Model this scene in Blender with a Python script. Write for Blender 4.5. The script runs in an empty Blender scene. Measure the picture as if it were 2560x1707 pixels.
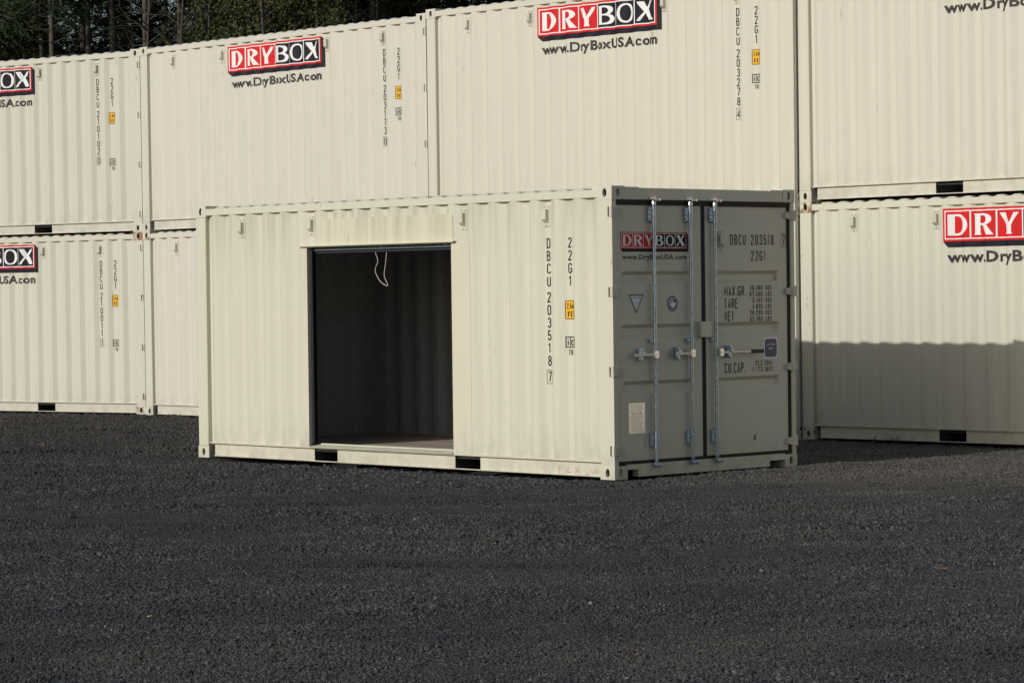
import bpy, bmesh, math, random
import numpy as np
from mathutils import Vector, Matrix
random.seed(7); rng = np.random.default_rng(7)
S = bpy.context.scene
COL = S.collection
R = math.radians
L, W, H = 6.058, 2.438, 2.591

# ------------------------------------------------------------------ camera, sky, sun, exposure
cd = bpy.data.cameras.new('camera'); cam = bpy.data.objects.new('camera', cd); COL.objects.link(cam)
cd.sensor_fit = 'HORIZONTAL'; cd.sensor_width = 36.0; cd.lens = 99.26
cd.clip_start = 0.1; cd.clip_end = 6000
PITCH, ROLL = 0.01827, 0.015247
cp, sp, cr, sr = math.cos(PITCH), math.sin(PITCH), math.cos(ROLL), math.sin(ROLL)
X_, Y_, F_ = Vector((1, 0, 0)), Vector((0, sp, cp)), Vector((0, cp, -sp))
right = cr*X_ - sr*Y_; up = sr*X_ + cr*Y_
cam.matrix_world = Matrix(((right.x, up.x, -F_.x, 0), (right.y, up.y, -F_.y, 0), (right.z, up.z, -F_.z, 1.687), (0, 0, 0, 1)))
S.camera = cam

SUN_AZ, SUN_EL = R(49.3), R(23.6)          # the way the light travels, from +Y towards +X; height of the sun
wd = bpy.data.worlds.new('World'); S.world = wd; wd.use_nodes = True
nt = wd.node_tree; bg = nt.nodes['Background']
sky = nt.nodes.new('ShaderNodeTexSky'); sky.sky_type = 'NISHITA'; sky.sun_disc = False
sky.sun_elevation = SUN_EL; sky.sun_rotation = SUN_AZ + math.pi
sky.air_density = 1.0; sky.dust_density = 1.8; sky.ozone_density = 1.0
nt.links.new(sky.outputs[0], bg.inputs[0]); bg.inputs[1].default_value = 0.12
sl = bpy.data.lights.new('sun', 'SUN'); sl.energy = 4.7; sl.angle = R(0.53); sl.color = (1.0, 0.963, 0.905)
sun = bpy.data.objects.new('sun', sl); COL.objects.link(sun)
sd = Vector((math.sin(SUN_AZ)*math.cos(SUN_EL), math.cos(SUN_AZ)*math.cos(SUN_EL), -math.sin(SUN_EL)))
sun.rotation_euler = sd.to_track_quat('-Z', 'Y').to_euler(); sun.location = (-10, 5, 20)
vs = S.view_settings
S.display_settings.display_device = 'sRGB'
vs.view_transform = 'Standard'; vs.look = 'None'; vs.exposure = -0.79; vs.gamma = 1.0; vs.use_curve_mapping = False

# ------------------------------------------------------------------ materials
class NB:
    def __init__(s, name):
        s.m = bpy.data.materials.new(name); s.m.use_nodes = True
        s.t = s.m.node_tree; s.p = s.t.nodes['Principled BSDF']
    def n(s, typ, **kw):
        o = s.t.nodes.new(typ)
        for k, v in kw.items():
            if isinstance(v, (int, float, tuple, list)) and k.startswith('i_'):
                o.inputs[k[2:].replace('_', ' ')].default_value = v
            else: setattr(o, k, v)
        return o
    def l(s, a, b): s.t.links.new(a, b)
    def ramp(s, fac, stops):
        r = s.n('ShaderNodeValToRGB'); e = r.color_ramp.elements
        while len(e) < len(stops): e.new(0.5)
        for q, (p, c) in zip(e, stops): q.position = p; q.color = (*c, 1) if len(c) == 3 else c
        s.l(fac, r.inputs[0]); return r.outputs[0]
    def mix(s, fac, a, b, mode='MIX'):
        x = s.n('ShaderNodeMix', data_type='RGBA', blend_type=mode)
        for i, v in ((0, fac), (6, a), (7, b)):
            if isinstance(v, bpy.types.NodeSocket): s.l(v, x.inputs[i])
            else: x.inputs[i].default_value = (*v, 1) if isinstance(v, tuple) and len(v) == 3 else v
        return x.outputs[2]
    def math(s, op, a, b=None, clamp=False):
        x = s.n('ShaderNodeMath', operation=op, use_clamp=clamp)
        for i, v in ((0, a), (1, b)):
            if v is None: continue
            if isinstance(v, bpy.types.NodeSocket): s.l(v, x.inputs[i])
            else: x.inputs[i].default_value = v
        return x.outputs[0]
    def coords(s, scale=(1, 1, 1)):
        tc = s.n('ShaderNodeTexCoord'); mp = s.n('ShaderNodeMapping'); mp.inputs['Scale'].default_value = scale
        s.l(tc.outputs['Object'], mp.inputs[0]); return mp.outputs[0]
    def noise(s, vec, sc, det=4, rough=.55, w=None):
        x = s.n('ShaderNodeTexNoise'); x.inputs['Scale'].default_value = sc; x.inputs['Detail'].default_value = det
        x.inputs['Roughness'].default_value = rough
        if w is not None: x.noise_dimensions = '4D'; s.l(w, x.inputs['W'])
        s.l(vec, x.inputs['Vector']); return x.outputs[0]

def flat(name, col, rough=.5, metal=0., var=.12, sc=14, spec=.5, bump=0.):
    b = NB(name); n = b.noise(b.coords(), sc, 5)
    lo = tuple(max(0, c*(1-var)) for c in col); hi = tuple(min(1, c*(1+var)) for c in col)
    b.l(b.ramp(n, [(.3, lo), (.7, hi)]), b.p.inputs['Base Color'])
    b.p.inputs['Roughness'].default_value = rough; b.p.inputs['Metallic'].default_value = metal
    b.p.inputs['Specular IOR Level'].default_value = spec
    if bump:
        q = b.n('ShaderNodeBump'); q.inputs['Strength'].default_value = bump; q.inputs['Distance'].default_value = .01
        b.l(n, q.inputs['Height']); b.l(q.outputs[0], b.p.inputs['Normal'])
    return b.m

PAINT = (0.618, 0.603, 0.527)
def paint(name, streak=.10, grime=0., rust=0., bumpd=.0012, rough=.42, wear=.51):
    """cream container paint: tint from the object colour, rain streaks, scuffs, rust amount in the object's alpha"""
    b = NB(name)
    oi = b.n('ShaderNodeObjectInfo')
    w = b.math('MULTIPLY', oi.outputs['Random'], 37.0)
    base = b.mix(1.0, PAINT, oi.outputs['Color'], 'MULTIPLY')
    sv = b.noise(b.coords((16, 16, .45)), 1.0, 6, .6, w)
    base = b.mix(b.math('MULTIPLY', b.ramp(sv, [(.38, (0, 0, 0)), (.75, (1, 1, 1))]), streak), base, (.30, .27, .22))
    big = b.noise(b.coords((.8, .8, .5)), 1.0, 3, .5, w)
    base = b.mix(b.math('MULTIPLY', b.ramp(big, [(.42, (0, 0, 0)), (.7, (1, 1, 1))]), .12), base, (.50, .50, .46))
    # thin dark scuffs and paint nicks
    sc = b.noise(b.coords((26, 26, 3.2)), 1.0, 3, .5, w); sm = b.noise(b.coords((1.3, 1.3, 1.9)), 1.0, 2, .5, w)
    scm = b.math('MULTIPLY', b.ramp(sc, [(.69, (0, 0, 0)), (.73, (1, 1, 1))]), b.ramp(sm, [(wear, (0, 0, 0)), (wear+.10, (1, 1, 1))]))
    base = b.mix(b.math('MULTIPLY', scm, .60), base, (.15, .115, .085))
    if grime:
        tc = b.n('ShaderNodeTexCoord'); sx = b.n('ShaderNodeSeparateXYZ'); b.l(tc.outputs['Object'], sx.inputs[0])
        top = b.ramp(sx.outputs[2], [(0, (0, 0, 0)), (1, (0, 0, 0))])
        mr = b.n('ShaderNodeMapRange'); mr.inputs[1].default_value = 1.75; mr.inputs[2].default_value = 2.55; b.l(sx.outputs[2], mr.inputs[0])
        g1 = b.noise(b.coords((11, 11, .25)), 1.0, 7, .7, w)
        gm = b.math('MULTIPLY', b.math('POWER', mr.outputs[0], 1.6), b.ramp(g1, [(.44, (0, 0, 0)), (.68, (1, 1, 1))]))
        base = b.mix(b.math('MULTIPLY', gm, grime), base, (.20, .19, .165))
        m2 = b.n('ShaderNodeMapRange'); m2.inputs[1].default_value = .55; m2.inputs[2].default_value = .12; b.l(sx.outputs[2], m2.inputs[0])
        g2 = b.noise(b.coords((9, 9, 2.5)), 1.0, 5, .6, w)
        base = b.mix(b.math('MULTIPLY', b.math('MULTIPLY', m2.outputs[0], b.ramp(g2, [(.45, (0, 0, 0)), (.7, (1, 1, 1))])), grime*.75), base, (.30, .29, .25))
    if rust:
        rn = b.noise(b.coords((14, 14, 9)), 1.0, 6, .65, w)
        th = b.math('SUBTRACT', 1.02, b.math('MULTIPLY', oi.outputs['Alpha'], .70))
        rm = b.n('ShaderNodeMapRange'); b.l(rn, rm.inputs[0]); b.l(th, rm.inputs[1]); b.l(b.math('ADD', th, .10), rm.inputs[2])
        rc = b.ramp(b.noise(b.coords((40, 40, 30)), 1.0, 4), [(.3, (.10, .035, .012)), (.7, (.36, .16, .06))])
        base = b.mix(b.math('MULTIPLY', rm.outputs[0], .85), base, rc)
    # dust and splashes near the foot
    t2 = b.n('ShaderNodeTexCoord'); s2 = b.n('ShaderNodeSeparateXYZ'); b.l(t2.outputs['Object'], s2.inputs[0])
    mr3 = b.n('ShaderNodeMapRange'); mr3.inputs[1].default_value = .42; mr3.inputs[2].default_value = .02; b.l(s2.outputs[2], mr3.inputs[0])
    dn = b.noise(b.coords((7, 7, 6)), 1.0, 6, .65, w)
    base = b.mix(b.math('MULTIPLY', b.math('MULTIPLY', b.math('POWER', mr3.outputs[0], 1.5), b.ramp(dn, [(.40, (0, 0, 0)), (.66, (1, 1, 1))])), .42), base, (.26, .23, .185))
    b.l(base, b.p.inputs['Base Color'])
    b.p.inputs['Roughness'].default_value = rough; b.p.inputs['Specular IOR Level'].default_value = .35
    bn = b.noise(b.coords((3.0, 3.0, 1.1)), 1.0, 3, .5, w); q = b.n('ShaderNodeBump'); q.inputs['Strength'].default_value = 1.0
    q.inputs['Distance'].default_value = bumpd*8; b.l(bn, q.inputs['Height']); b.l(q.outputs[0], b.p.inputs['Normal'])
    return b.m

M = dict(
    wall=paint('container_paint'), wallg=paint('weathered_container_paint', .13, .60), frame=paint('frame_paint', .12, 0, .5, .0006, .42, .44),
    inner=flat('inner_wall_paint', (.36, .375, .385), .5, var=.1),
    door=paint('door_paint', .05, 0, 0, .0008), rubber=flat('gasket_rubber', (.012, .010, .009), .75),
    zinc=flat('zinc_plated_steel', (.38, .47, .57), .30, .8, .25, 30), bar=flat('worn_steel_bar', (.40, .40, .39), .35, .7, .3, 40), chrome=flat('bright_steel', (.78, .77, .74), .28, .85, .1, 30),
    steel=flat('dark_painted_steel', (.035, .045, .058), .38, .3), darks=flat('blackened_steel', (.02, .02, .022), .5),
    grip=flat('black_grip', (.02, .02, .02), .6), plate=flat('aluminium_plate', (.88, .86, .80), .28, .75, .06),
    wood=None, bare=flat('under_frame_paint', (.05, .05, .048), .7),
    red=flat('red_vinyl', (.62, .016, .018), .6, var=.06, sc=5, spec=.2), white=flat('white_vinyl', (.80, .80, .80), .4, var=.03),
    black=flat('black_vinyl', (.012, .013, .020), .6, spec=.2), ink=flat('black_lettering', (.022, .018, .015), .5, var=.3, sc=8),
    yellow=flat('yellow_vinyl', (.78, .44, .012), .4, var=.05), chalk=flat('red_crayon', (.50, .16, .12), .8, var=.4, sc=60),
    blue=flat('blue_sticker', (.045, .035, .13), .4), paper=flat('pale_sticker', (.80, .82, .88), .3, var=.04), navy=flat('navy_print', (.03, .035, .07), .45),
    rope=flat('white_rope', (.62, .60, .57), .8), rustsheet=flat('rusty_gap', (.1, .05, .02), .8),
)
def wood_mat():
    b = NB('container_floor_wood'); n = b.noise(b.coords((2.2, 30, 30)), 1.0, 6, .6)
    b.l(b.ramp(n, [(.3, (.27, .215, .175)), (.7, (.47, .40, .34))]), b.p.inputs['Base Color']); b.p.inputs['Roughness'].default_value = .6
    return b.m
M['wood'] = wood_mat()

# ------------------------------------------------------------------ mesh helpers
class MB:
    def __init__(s): s.v = []; s.f = []; s.mi = []; s.sm = []
    def add(s, vs_, fs, mi=0, smooth=False):
        o = len(s.v); s.v += [tuple(v) for v in vs_]
        for f in fs: s.f.append(tuple(i+o for i in f)); s.mi.append(mi); s.sm.append(smooth)
    def box(s, x0, x1, y0, y1, z0, z1, mi=0, b=0.0):
        if b <= 0:
            v = [(x, y, z) for x in (x0, x1) for y in (y0, y1) for z in (z0, z1)]
            s.add(v, [(0, 1, 3, 2), (4, 6, 7, 5), (0, 4, 5, 1), (2, 3, 7, 6), (0, 2, 6, 4), (1, 5, 7, 3)], mi)
        else:
            bm = bmesh.new(); bmesh.ops.create_cube(bm, size=1)
            for q in bm.verts: q.co = Vector(((x0+x1)/2+q.co.x*(x1-x0), (y0+y1)/2+q.co.y*(y1-y0), (z0+z1)/2+q.co.z*(z1-z0)))
            bmesh.ops.bevel(bm, geom=bm.edges[:], offset=b, segments=1, affect='EDGES')
            bm.verts.index_update(); s.add([q.co for q in bm.verts], [[q.index for q in f.verts] for f in bm.faces], mi); bm.free()
    def tube(s, pts, r, n=8, mi=0, caps=True, smooth=True):
        pts = [Vector(p) for p in pts]; k = len(pts); rs = r if isinstance(r, (list, tuple)) else [r]*k
        rings = []; a = None
        for i, p in enumerate(pts):
            t = (pts[min(i+1, k-1)]-pts[max(i-1, 0)]).normalized()
            if a is None:
                a = Vector((0, 0, 1)) if abs(t.z) < .9 else Vector((1, 0, 0))
            a = (a - t*a.dot(t)).normalized(); bb = t.cross(a)
            rings.append([p+rs[i]*(math.cos(q)*a+math.sin(q)*bb) for q in [2*math.pi*j/n for j in range(n)]])
        v = [q for g in rings for q in g]; f = []
        for i in range(k-1):
            for j in range(n): f.append((i*n+j, i*n+(j+1) % n, (i+1)*n+(j+1) % n, (i+1)*n+j))
        s.add(v, f, mi, smooth)
        if caps:
            s.add(rings[0], [tuple(range(n))[::-1]], mi); s.add(rings[-1], [tuple(range(n))], mi)
    def mesh(s, name, mats):
        me = bpy.data.meshes.new(name); me.from_pydata(s.v, [], s.f); 
        for m in mats: me.materials.append(m)
        me.polygons.foreach_set('material_index', s.mi); me.polygons.foreach_set('use_smooth', s.sm); me.update()
        return me

def link(name, me, parent=None, color=None):
    o = bpy.data.objects.new(name, me); COL.objects.link(o)
    if parent is not None: o.parent = parent
    if color is not None: o.color = color
    return o
def tag(o, label=None, cat=None, group=None, kind=None):
    for k, v in (('label', label), ('category', cat), ('group', group), ('kind', kind)):
        if v: o[k] = v
    return o
def empty(name, loc=(0, 0, 0), mat=None):
    o = bpy.data.objects.new(name, None); COL.objects.link(o); o.empty_display_size = .3
    if mat is not None: o.matrix_world = mat
    else: o.location = loc
    return o

# ------------------------------------------------------------------ corrugation profile
CP, CX0 = .2786, -.127
def corr(x, amp=.036):
    t = (CX0 - x) % CP
    if t < .072: d = 0
    elif t < .140: d = (t-.072)/.068
    elif t < .210: d = 1
    else: d = 1-(t-.210)/.068
    return .006 + amp*d
def breaks(x0, x1):
    out = []; k = 0
    while True:
        done = True
        for t in (0, .072, .140, .210):
            x = CX0 - k*CP - t
            if x > x0: done = False
            if x0+1e-5 < x < x1-1e-5: out.append(x)
        if done: break
        k += 1
    return sorted(out)
def sheet(mb, x0, x1, z0, z1, y_of=lambda x: corr(x), mi=0, tuck=False):
    xs = [x0]+breaks(x0, x1)+[x1]; n0 = xs[0]
    pr = [(x, y_of(x)) for x in xs]
    if tuck: pr = [(-5.93, .052), (-5.868, .052), (-5.864, pr[0][1])]+pr[1:]
    xs = pr; v = [(x, y, z) for x, y in pr for z in (z0, z1)]
    mb.add(v, [(2*i, 2*i+2, 2*i+3, 2*i+1) for i in range(len(xs)-1)], mi)

# ------------------------------------------------------------------ flat print that follows the surface it is on
def arc(cx, cy, rx, ry, a0, a1, n=7):
    return [(cx+rx*math.cos(R(a0+(a1-a0)*i/n)), cy+ry*math.sin(R(a0+(a1-a0)*i/n))) for i in range(n+1)]
G = {}
def glyphs():
    o8 = lambda cy, r, w=.5: arc(.5, cy, w, r, 90, -270, 12)[:-1]+['c']
    G['0'] = [arc(.5, .78, .5, .22, 0, 180)+arc(.5, .22, .5, .22, 180, 360)+['c']]
    G['O'] = G['0']
    G['1'] = [[(.12, .80), (.55, 1), (.55, 0)]]
    G['2'] = [arc(.5, .77, .5, .23, 175, -15)+[(0, 0), (1, 0)]]
    G['3'] = [arc(.48, .76, .46, .24, 165, -80)[:-1]+[(.42, .53)], arc(.48, .265, .52, .265, 85, -165)]
    G['4'] = [[(.74, 0), (.74, 1), (0, .27), (1, .27)]]
    G['5'] = [[(.92, 1), (.12, 1), (.06, .54)]+arc(.48, .31, .52, .31, 125, -165)]
    G['6'] = [arc(.5, .77, .46, .23, 20, 180)+[(.02, .3)], o8(.28, .28)]
    G['7'] = [[(0, 1), (1, 1), (.38, 0)]]
    G['8'] = [o8(.76, .24, .44), o8(.26, .26)]
    G['9'] = [o8(.72, .28), [(.98, .7)]+arc(.5, .23, .46, .23, 0, -160)]
    G['D'] = [[(0, 0), (0, 1), (.4, 1)]+arc(.45, .75, .55, .25, 90, 0)+arc(.45, .25, .55, .25, 0, -90)+['c']]
    G['B'] = [[(0, 0), (0, 1), (.45, 1)]+arc(.45, .765, .45, .235, 90, -90)+[(0, .53)], [(.1, .53)]+arc(.45, .265, .55, .265, 90, -90)+[(0, 0)]]
    G['C'] = [arc(.5, .78, .5, .22, 5, 180)+arc(.5, .22, .5, .22, 180, 355)]
    G['U'] = [[(0, 1)]+arc(.5, .22, .5, .22, 180, 360)+[(1, 1)]]
    G['G'] = [arc(.5, .78, .5, .22, 5, 180)+arc(.5, .22, .5, .22, 180, 360)+[(1, .45), (.55, .45)]]
    G['M'] = [[(0, 0), (0, 1), (.5, .3), (1, 1), (1, 0)]]
    G['A'] = [[(0, 0), (.5, 1), (1, 0)], [(.2, .33), (.8, .33)]]
    G['X'] = [[(0, 0), (1, 1)], [(0, 1), (1, 0)]]
    G['R'] = [[(0, 0), (0, 1), (.5, 1)]+arc(.5, .75, .48, .25, 90, -90)+[(0, .5)], [(.5, .5), (1, 0)]]
    G['P'] = [[(0, 0), (0, 1), (.5, 1)]+arc(.5, .73, .48, .27, 90, -90)+[(0, .46)]]
    G['T'] = [[(0, 1), (1, 1)], [(.5, 1), (.5, 0)]]
    G['E'] = [[(1, 1), (0, 1), (0, 0), (1, 0)], [(0, .53), (.8, .53)]]
    G['F'] = [[(1, 1), (0, 1), (0, 0)], [(0, .53), (.8, .53)]]
    G['N'] = [[(0, 0), (0, 1), (1, 0), (1, 1)]]
    G['K'] = [[(0, 0), (0, 1)], [(1, 1), (0, .4)], [(.3, .58), (1, 0)]]
    G['S'] = [arc(.5, .76, .48, .24, 20, 180)+arc(.5, .27, .5, .27, 110, -160)[2:]]
    G['L'] = [[(0, 1), (0, 0), (1, 0)]]
    G['I'] = [[(.5, 1), (.5, 0)]]
    G['Y'] = [[(0, 1), (.5, .5), (1, 1)], [(.5, .5), (.5, 0)]]
    G['V'] = [[(0, 1), (.5, 0), (1, 1)]]
    G['i'] = [[(.5, .68), (.5, 0)], [(.5, .86), (.5, 1)]]
    G['c'] = [arc(.5, .34, .5, .34, 35, 325, 10)]
    G['m'] = [[(0, 0), (0, .68)], [(0, .5)]+arc(.25, .5, .25, .18, 180, 0)+[(.5, 0)], [(.5, .5)]+arc(.75, .5, .25, .18, 180, 0)+[(1, 0)]]
    G['.'] = [[(.4, 0), (.4, .12)]]; G[','] = [[(.5, .12), (.35, -.15)]]
    G["'"] = [[(.5, 1), (.5, .72)]]; G['"'] = [[(.3, 1), (.3, .72)], [(.7, 1), (.7, .72)]]
glyphs()
NARROW = {'.': .35, ',': .4, "'": .4, '"': .6, '1': .62, 'I': .4, 'i': .5, 'M': 1.25, 'm': 1.3}

class Print:
    """2-D shapes in (u, v, lift) laid on a surface"""
    def __init__(s): s.bm = bmesh.new(); s.mats = []; s.k = 0
    def mi(s, m):
        if m not in s.mats: s.mats.append(m)
        return s.mats.index(m)
    def poly(s, pts, m, lift):
        vs_ = [s.bm.verts.new((p[0], p[1], lift)) for p in pts]
        f = s.bm.faces.new(vs_); f.material_index = s.mi(m); return f
    def rect(s, u0, u1, v0, v1, m, lift): s.poly([(u0, v0), (u1, v0), (u1, v1), (u0, v1)], m, lift)
    def ring(s, u0, u1, v0, v1, t, m, lift):
        s.stroke([(u0, v0), (u1, v0), (u1, v1), (u0, v1), 'c'], t, m, lift)
    def stroke(s, pts, t, m, lift):
        pts = list(pts); closed = pts[-1] == 'c'
        if closed: pts = pts[:-1]
        P = [Vector(p) for p in pts]; q = [P[0]]
        for p in P[1:]:
            if (p-q[-1]).length > 1e-5: q.append(p)
        P = q; n = len(P)
        if closed and (P[0]-P[-1]).length < 1e-5: P = P[:-1]; n -= 1
        s.k += 1; lift += .00012*(s.k % 4)
        ed = []
        for i in range(n):
            if closed: a, b = P[i-1], P[(i+1) % n]
            else: a, b = P[max(i-1, 0)], P[min(i+1, n-1)]
            d1 = (P[i]-a); d2 = (b-P[i])
            if d1.length < 1e-6: d1 = d2
            if d2.length < 1e-6: d2 = d1
            d1.normalize(); d2.normalize()
            n1 = Vector((-d1.y, d1.x)); n2 = Vector((-d2.y, d2.x)); mm = (n1+n2)
            if mm.length < .2: mm = n1
            mm.normalize(); k = min(2.0, 1/max(.3, mm.dot(n1)))
            ed.append((P[i]+mm*k*t/2, P[i]-mm*k*t/2))
        vv = [(s.bm.verts.new((*a, lift)), s.bm.verts.new((*b, lift))) for a, b in ed]
        for i in range(n if closed else n-1):
            j = (i+1) % n
            f = s.bm.faces.new((vv[i][0], vv[i][1], vv[j][1], vv[j][0])); f.material_index = s.mi(m)
    def glyph(s, ch, u, v, w, h, t, m, lift):
        for path in G[ch]:
            pts = [p if p == 'c' else (u+t/2+p[0]*(w-t), v+t/2+p[1]*(h-t)) for p in path]
            s.stroke(pts, t, m, lift)
    def text(s, txt, u0, v, h, m, lift, w=.42, gap=.16, t=.13, width=None, right=False):
        def adv(c): return (.5 if c == ' ' else NARROW.get(c, 1.0))*w*h
        tot = sum(adv(c)+gap*h for c in txt)-gap*h
        k = 1.0 if width is None else width/tot
        u = u0-(tot*k if right else 0)
        for c in txt:
            if c != ' ': s.glyph(c, u, v, adv(c)*k, h, t*h, m, lift)
            u += (adv(c)+gap*h)*k
    def shape(s, loops, m, lift, fit=None, bb=(0, 1, 0, 1)):
        """filled outline with holes"""
        cu = bpy.data.curves.new('outline', 'CURVE'); cu.dimensions = '2D'; cu.fill_mode = 'BOTH'
        for lp in loops:
            sp_ = cu.splines.new('POLY'); sp_.points.add(len(lp)-1); sp_.use_cyclic_u = True
            for p, q in zip(sp_.points, lp): p.co = (q[0], q[1], 0, 1)
        s._curve(cu, m, lift, fit, bb)
    def font(s, txt, m, lift, fit, bold=0.0):
        cu = bpy.data.curves.new('lettering', 'FONT'); cu.body = txt; cu.size = 1; cu.offset = bold; cu.space_character = 1.12; cu.resolution_u = 3
        s._curve(cu, m, lift, fit, None)
    def _curve(s, cu, m, lift, fit, bb):
        ob = bpy.data.objects.new('outline', cu); me = bpy.data.meshes.new_from_object(ob)
        co = [v.co.copy() for v in me.vertices]
        if bb is None: bb = (min(c.x for c in co), max(c.x for c in co), min(c.y for c in co), max(c.y for c in co))
        if fit is None: fit = bb
        su = (fit[1]-fit[0])/(bb[1]-bb[0]); sv = (fit[3]-fit[2])/(bb[3]-bb[2])
        vv = [s.bm.verts.new((fit[0]+(c.x-bb[0])*su, fit[2]+(c.y-bb[2])*sv, lift)) for c in co]
        for p in me.polygons:
            try: f = s.bm.faces.new([vv[i] for i in p.vertices]); f.material_index = s.mi(m)
            except ValueError: pass
        bpy.data.objects.remove(ob); bpy.data.curves.remove(cu); bpy.data.meshes.remove(me)
    def done(s, name, parent, where='side', x_door=0.0, yfun=None):
        bm = s.bm
        if where == 'side' and yfun is None:
            us = [v.co.x for v in bm.verts]
            for b in breaks(min(us), max(us)):
                bmesh.ops.bisect_plane(bm, geom=bm.verts[:]+bm.edges[:]+bm.faces[:], plane_co=(b, 0, 0), plane_no=(1, 0, 0), dist=1e-6)
        for v in bm.verts:
            u, q, l = v.co
            if where == 'side': v.co = Vector((u, (corr(u) if yfun is None else yfun(u))-l, q))
            else: v.co = Vector((x_door+l, u, q))
        me = bpy.data.meshes.new(name); bm.to_mesh(me); bm.free()
        for m in s.mats: me.materials.append(m)
        return link(name, me, parent)

LOGO = {
 'D': [[(0, 0), (0, 1), (.42, 1)]+arc(.42, .5, .58, .5, 80, -80, 12)+[(.42, 0)], [(.27, .09), (.40, .09)]+arc(.38, .5, .34, .41, -75, 75, 10)+[(.40, .91), (.27, .91)]],
 'R': [[(0, 0), (.32, 0), (.28, .12), (.28, .45), (.40, .45), (.66, 0), (1.04, 0), (.66, .48)]+arc(.50, .73, .46, .27, -50, 90, 8)+[(0, 1), (.03, .9), (.03, .1)], [(.28, .54), (.28, .91), (.42, .91)]+arc(.42, .725, .24, .185, 80, -80, 8)+[(.42, .54)]],
 'Y': [[(.36, 0), (.70, 0), (.66, .12), (.66, .42), (1.0, 1), (.80, 1), (.56, .53), (.34, 1), (-.02, 1), (.38, .40), (.40, .12)]],
 'B': [[(0, 0), (.5, 0)]+arc(.52, .27, .48, .27, -85, 70, 8)+arc(.48, .765, .42, .235, -55, 90, 8)+[(0, 1), (.03, .9), (.03, .1)], [(.28, .09), (.28, .48), (.44, .48)]+arc(.44, .285, .26, .195, 80, -80, 8)+[(.42, .09)], [(.28, .56), (.28, .91), (.40, .91)]+arc(.40, .735, .22, .175, 80, -80, 8)+[(.40, .56)]],
 'O': [arc(.5, .5, .52, .51, 0, 360, 26)[:-1], arc(.5, .5, .31, .42, 360, 0, 22)[:-1]],
 'X': [[(-.02, 0), (.17, 0), (.44, .40), (.66, 0), (1.04, 0), (.64, .57), (.98, 1), (.78, 1), (.53, .68), (.36, 1), (0, 1), (.36, .46)]],
}
def logo_print(u0, v1, w, h, lift0=.0025, flat_=False):
    """red and black name board with a white inner line and a black drop edge; u0, v1 = upper left corner"""
    p = Print(); e = .0009; d = h*.15; bw = w-d*.85; bh = h-d
    v0 = v1-h
    p.poly([(u0, v0+d), (u0+d, v0), (u0+w, v0), (u0+w, v1-d*.8), (u0+bw, v1), (u0+bw, v0+d)], M['black'], lift0)
    p.rect(u0, u0+bw, v0+d+.0005, v1, M['red'], lift0+e)
    b1, b2 = h*.055, h*.085
    p.rect(u0+b1, u0+bw-b1, v0+d+b1, v1-b1, M['white'], lift0+2*e)
    iw = bw-2*b2; tw = iw/6; g = h*.020
    for k, ch in enumerate('DRYBOX'):
        a = u0+b2+k*tw+(g if k else 0); b = u0+b2+(k+1)*tw-(g if k < 5 else 0)
        p.rect(a, b, v0+d+b2, v1-b2, M['red'] if k < 3 else M['black'], lift0+3*e)
        m = tw*.09; th = bh-2*b2
        p.shape(LOGO[ch], M['white'], lift0+4*e, (a+m, b-m, v0+d+b2+th*.10, v1-b2-th*.10))
    return p
def side_codes(root, number, digit, top, pitch, stick, ic, x0=-.825, gap=.029):
    h = .095; p = Print(); z = top
    for k, ch in enumerate('DBCU'+number):
        if k == 4: z -= gap
        p.glyph(ch, x0, z-h, .048, h, .0125, M['ink'], .0028); z -= pitch
    z -= gap
    p.glyph(digit, x0, z-h, .046, h, .012, M['ink'], .0028); p.ring(x0-.014, x0+.062, z-h-.014, z+.014, .004, M['ink'], .0026)
    p.done('code_lettering', root)
    p = Print(); z = top+.001
    for ch in '22G1':
        p.glyph(ch, x0+.275, z-h, .048, h, .0125, M['ink'], .0028); z -= pitch
    p.done('size_lettering', root)
    p = Print(); a, b = x0+.237, x0+.357; z1 = stick; z0 = z1-.168
    p.poly(arc(b-.012, z1-.012, .012, .012, 0, 90, 3)+arc(a+.012, z1-.012, .012, .012, 90, 180, 3)+arc(a+.012, z0+.012, .012, .012, 180, 270, 3)+arc(b-.012, z0+.012, .012, .012, 270, 360, 3), M['ink'], .0022)
    p.rect(a+.008, b-.006, z0+.007, z1-.007, M['yellow'], .0032)
    p.text('2,6m', a+.018, z1-.075, .052, M['ink'], .0042, .42, .14, .15, width=.09)
    p.text('8\'6"', a+.026, z0+.020, .052, M['ink'], .0042, .42, .14, .15, width=.075)
    p.done('height_sticker', root)
    p = Print(); z1 = ic; z0 = z1-.100
    p.ring(a+.0045, b-.0035, z0+.0045, z1-.0045, .009, M['ink'], .0022); mid = a+.053
    p.stroke([(mid+.001, z0+.009), (mid+.001, z1-.009)], .008, M['ink'], .003)
    p.glyph('i', a+.016, z0+.018, .022, .068, .011, M['ink'], .004)
    p.glyph('c', mid+.012, z0+.018, .040, .068*1.15, .011, M['ink'], .004)
    p.text('70', a+.030, z0-.066, .050, M['ink'], .0028, .46, .2, .15)
    p.done('rail_mark', root)
def side_logo(root, x0=-4.08, top=2.455):
    logo_print(x0, top, 2.03, .405).done('logo', root)
    p = Print(); p.font('www.DryBoxUSA.com', M['ink'], .003, (x0+.05, x0+1.98, top-.600, top-.446), .036); p.done('web_lettering', root)

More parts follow.
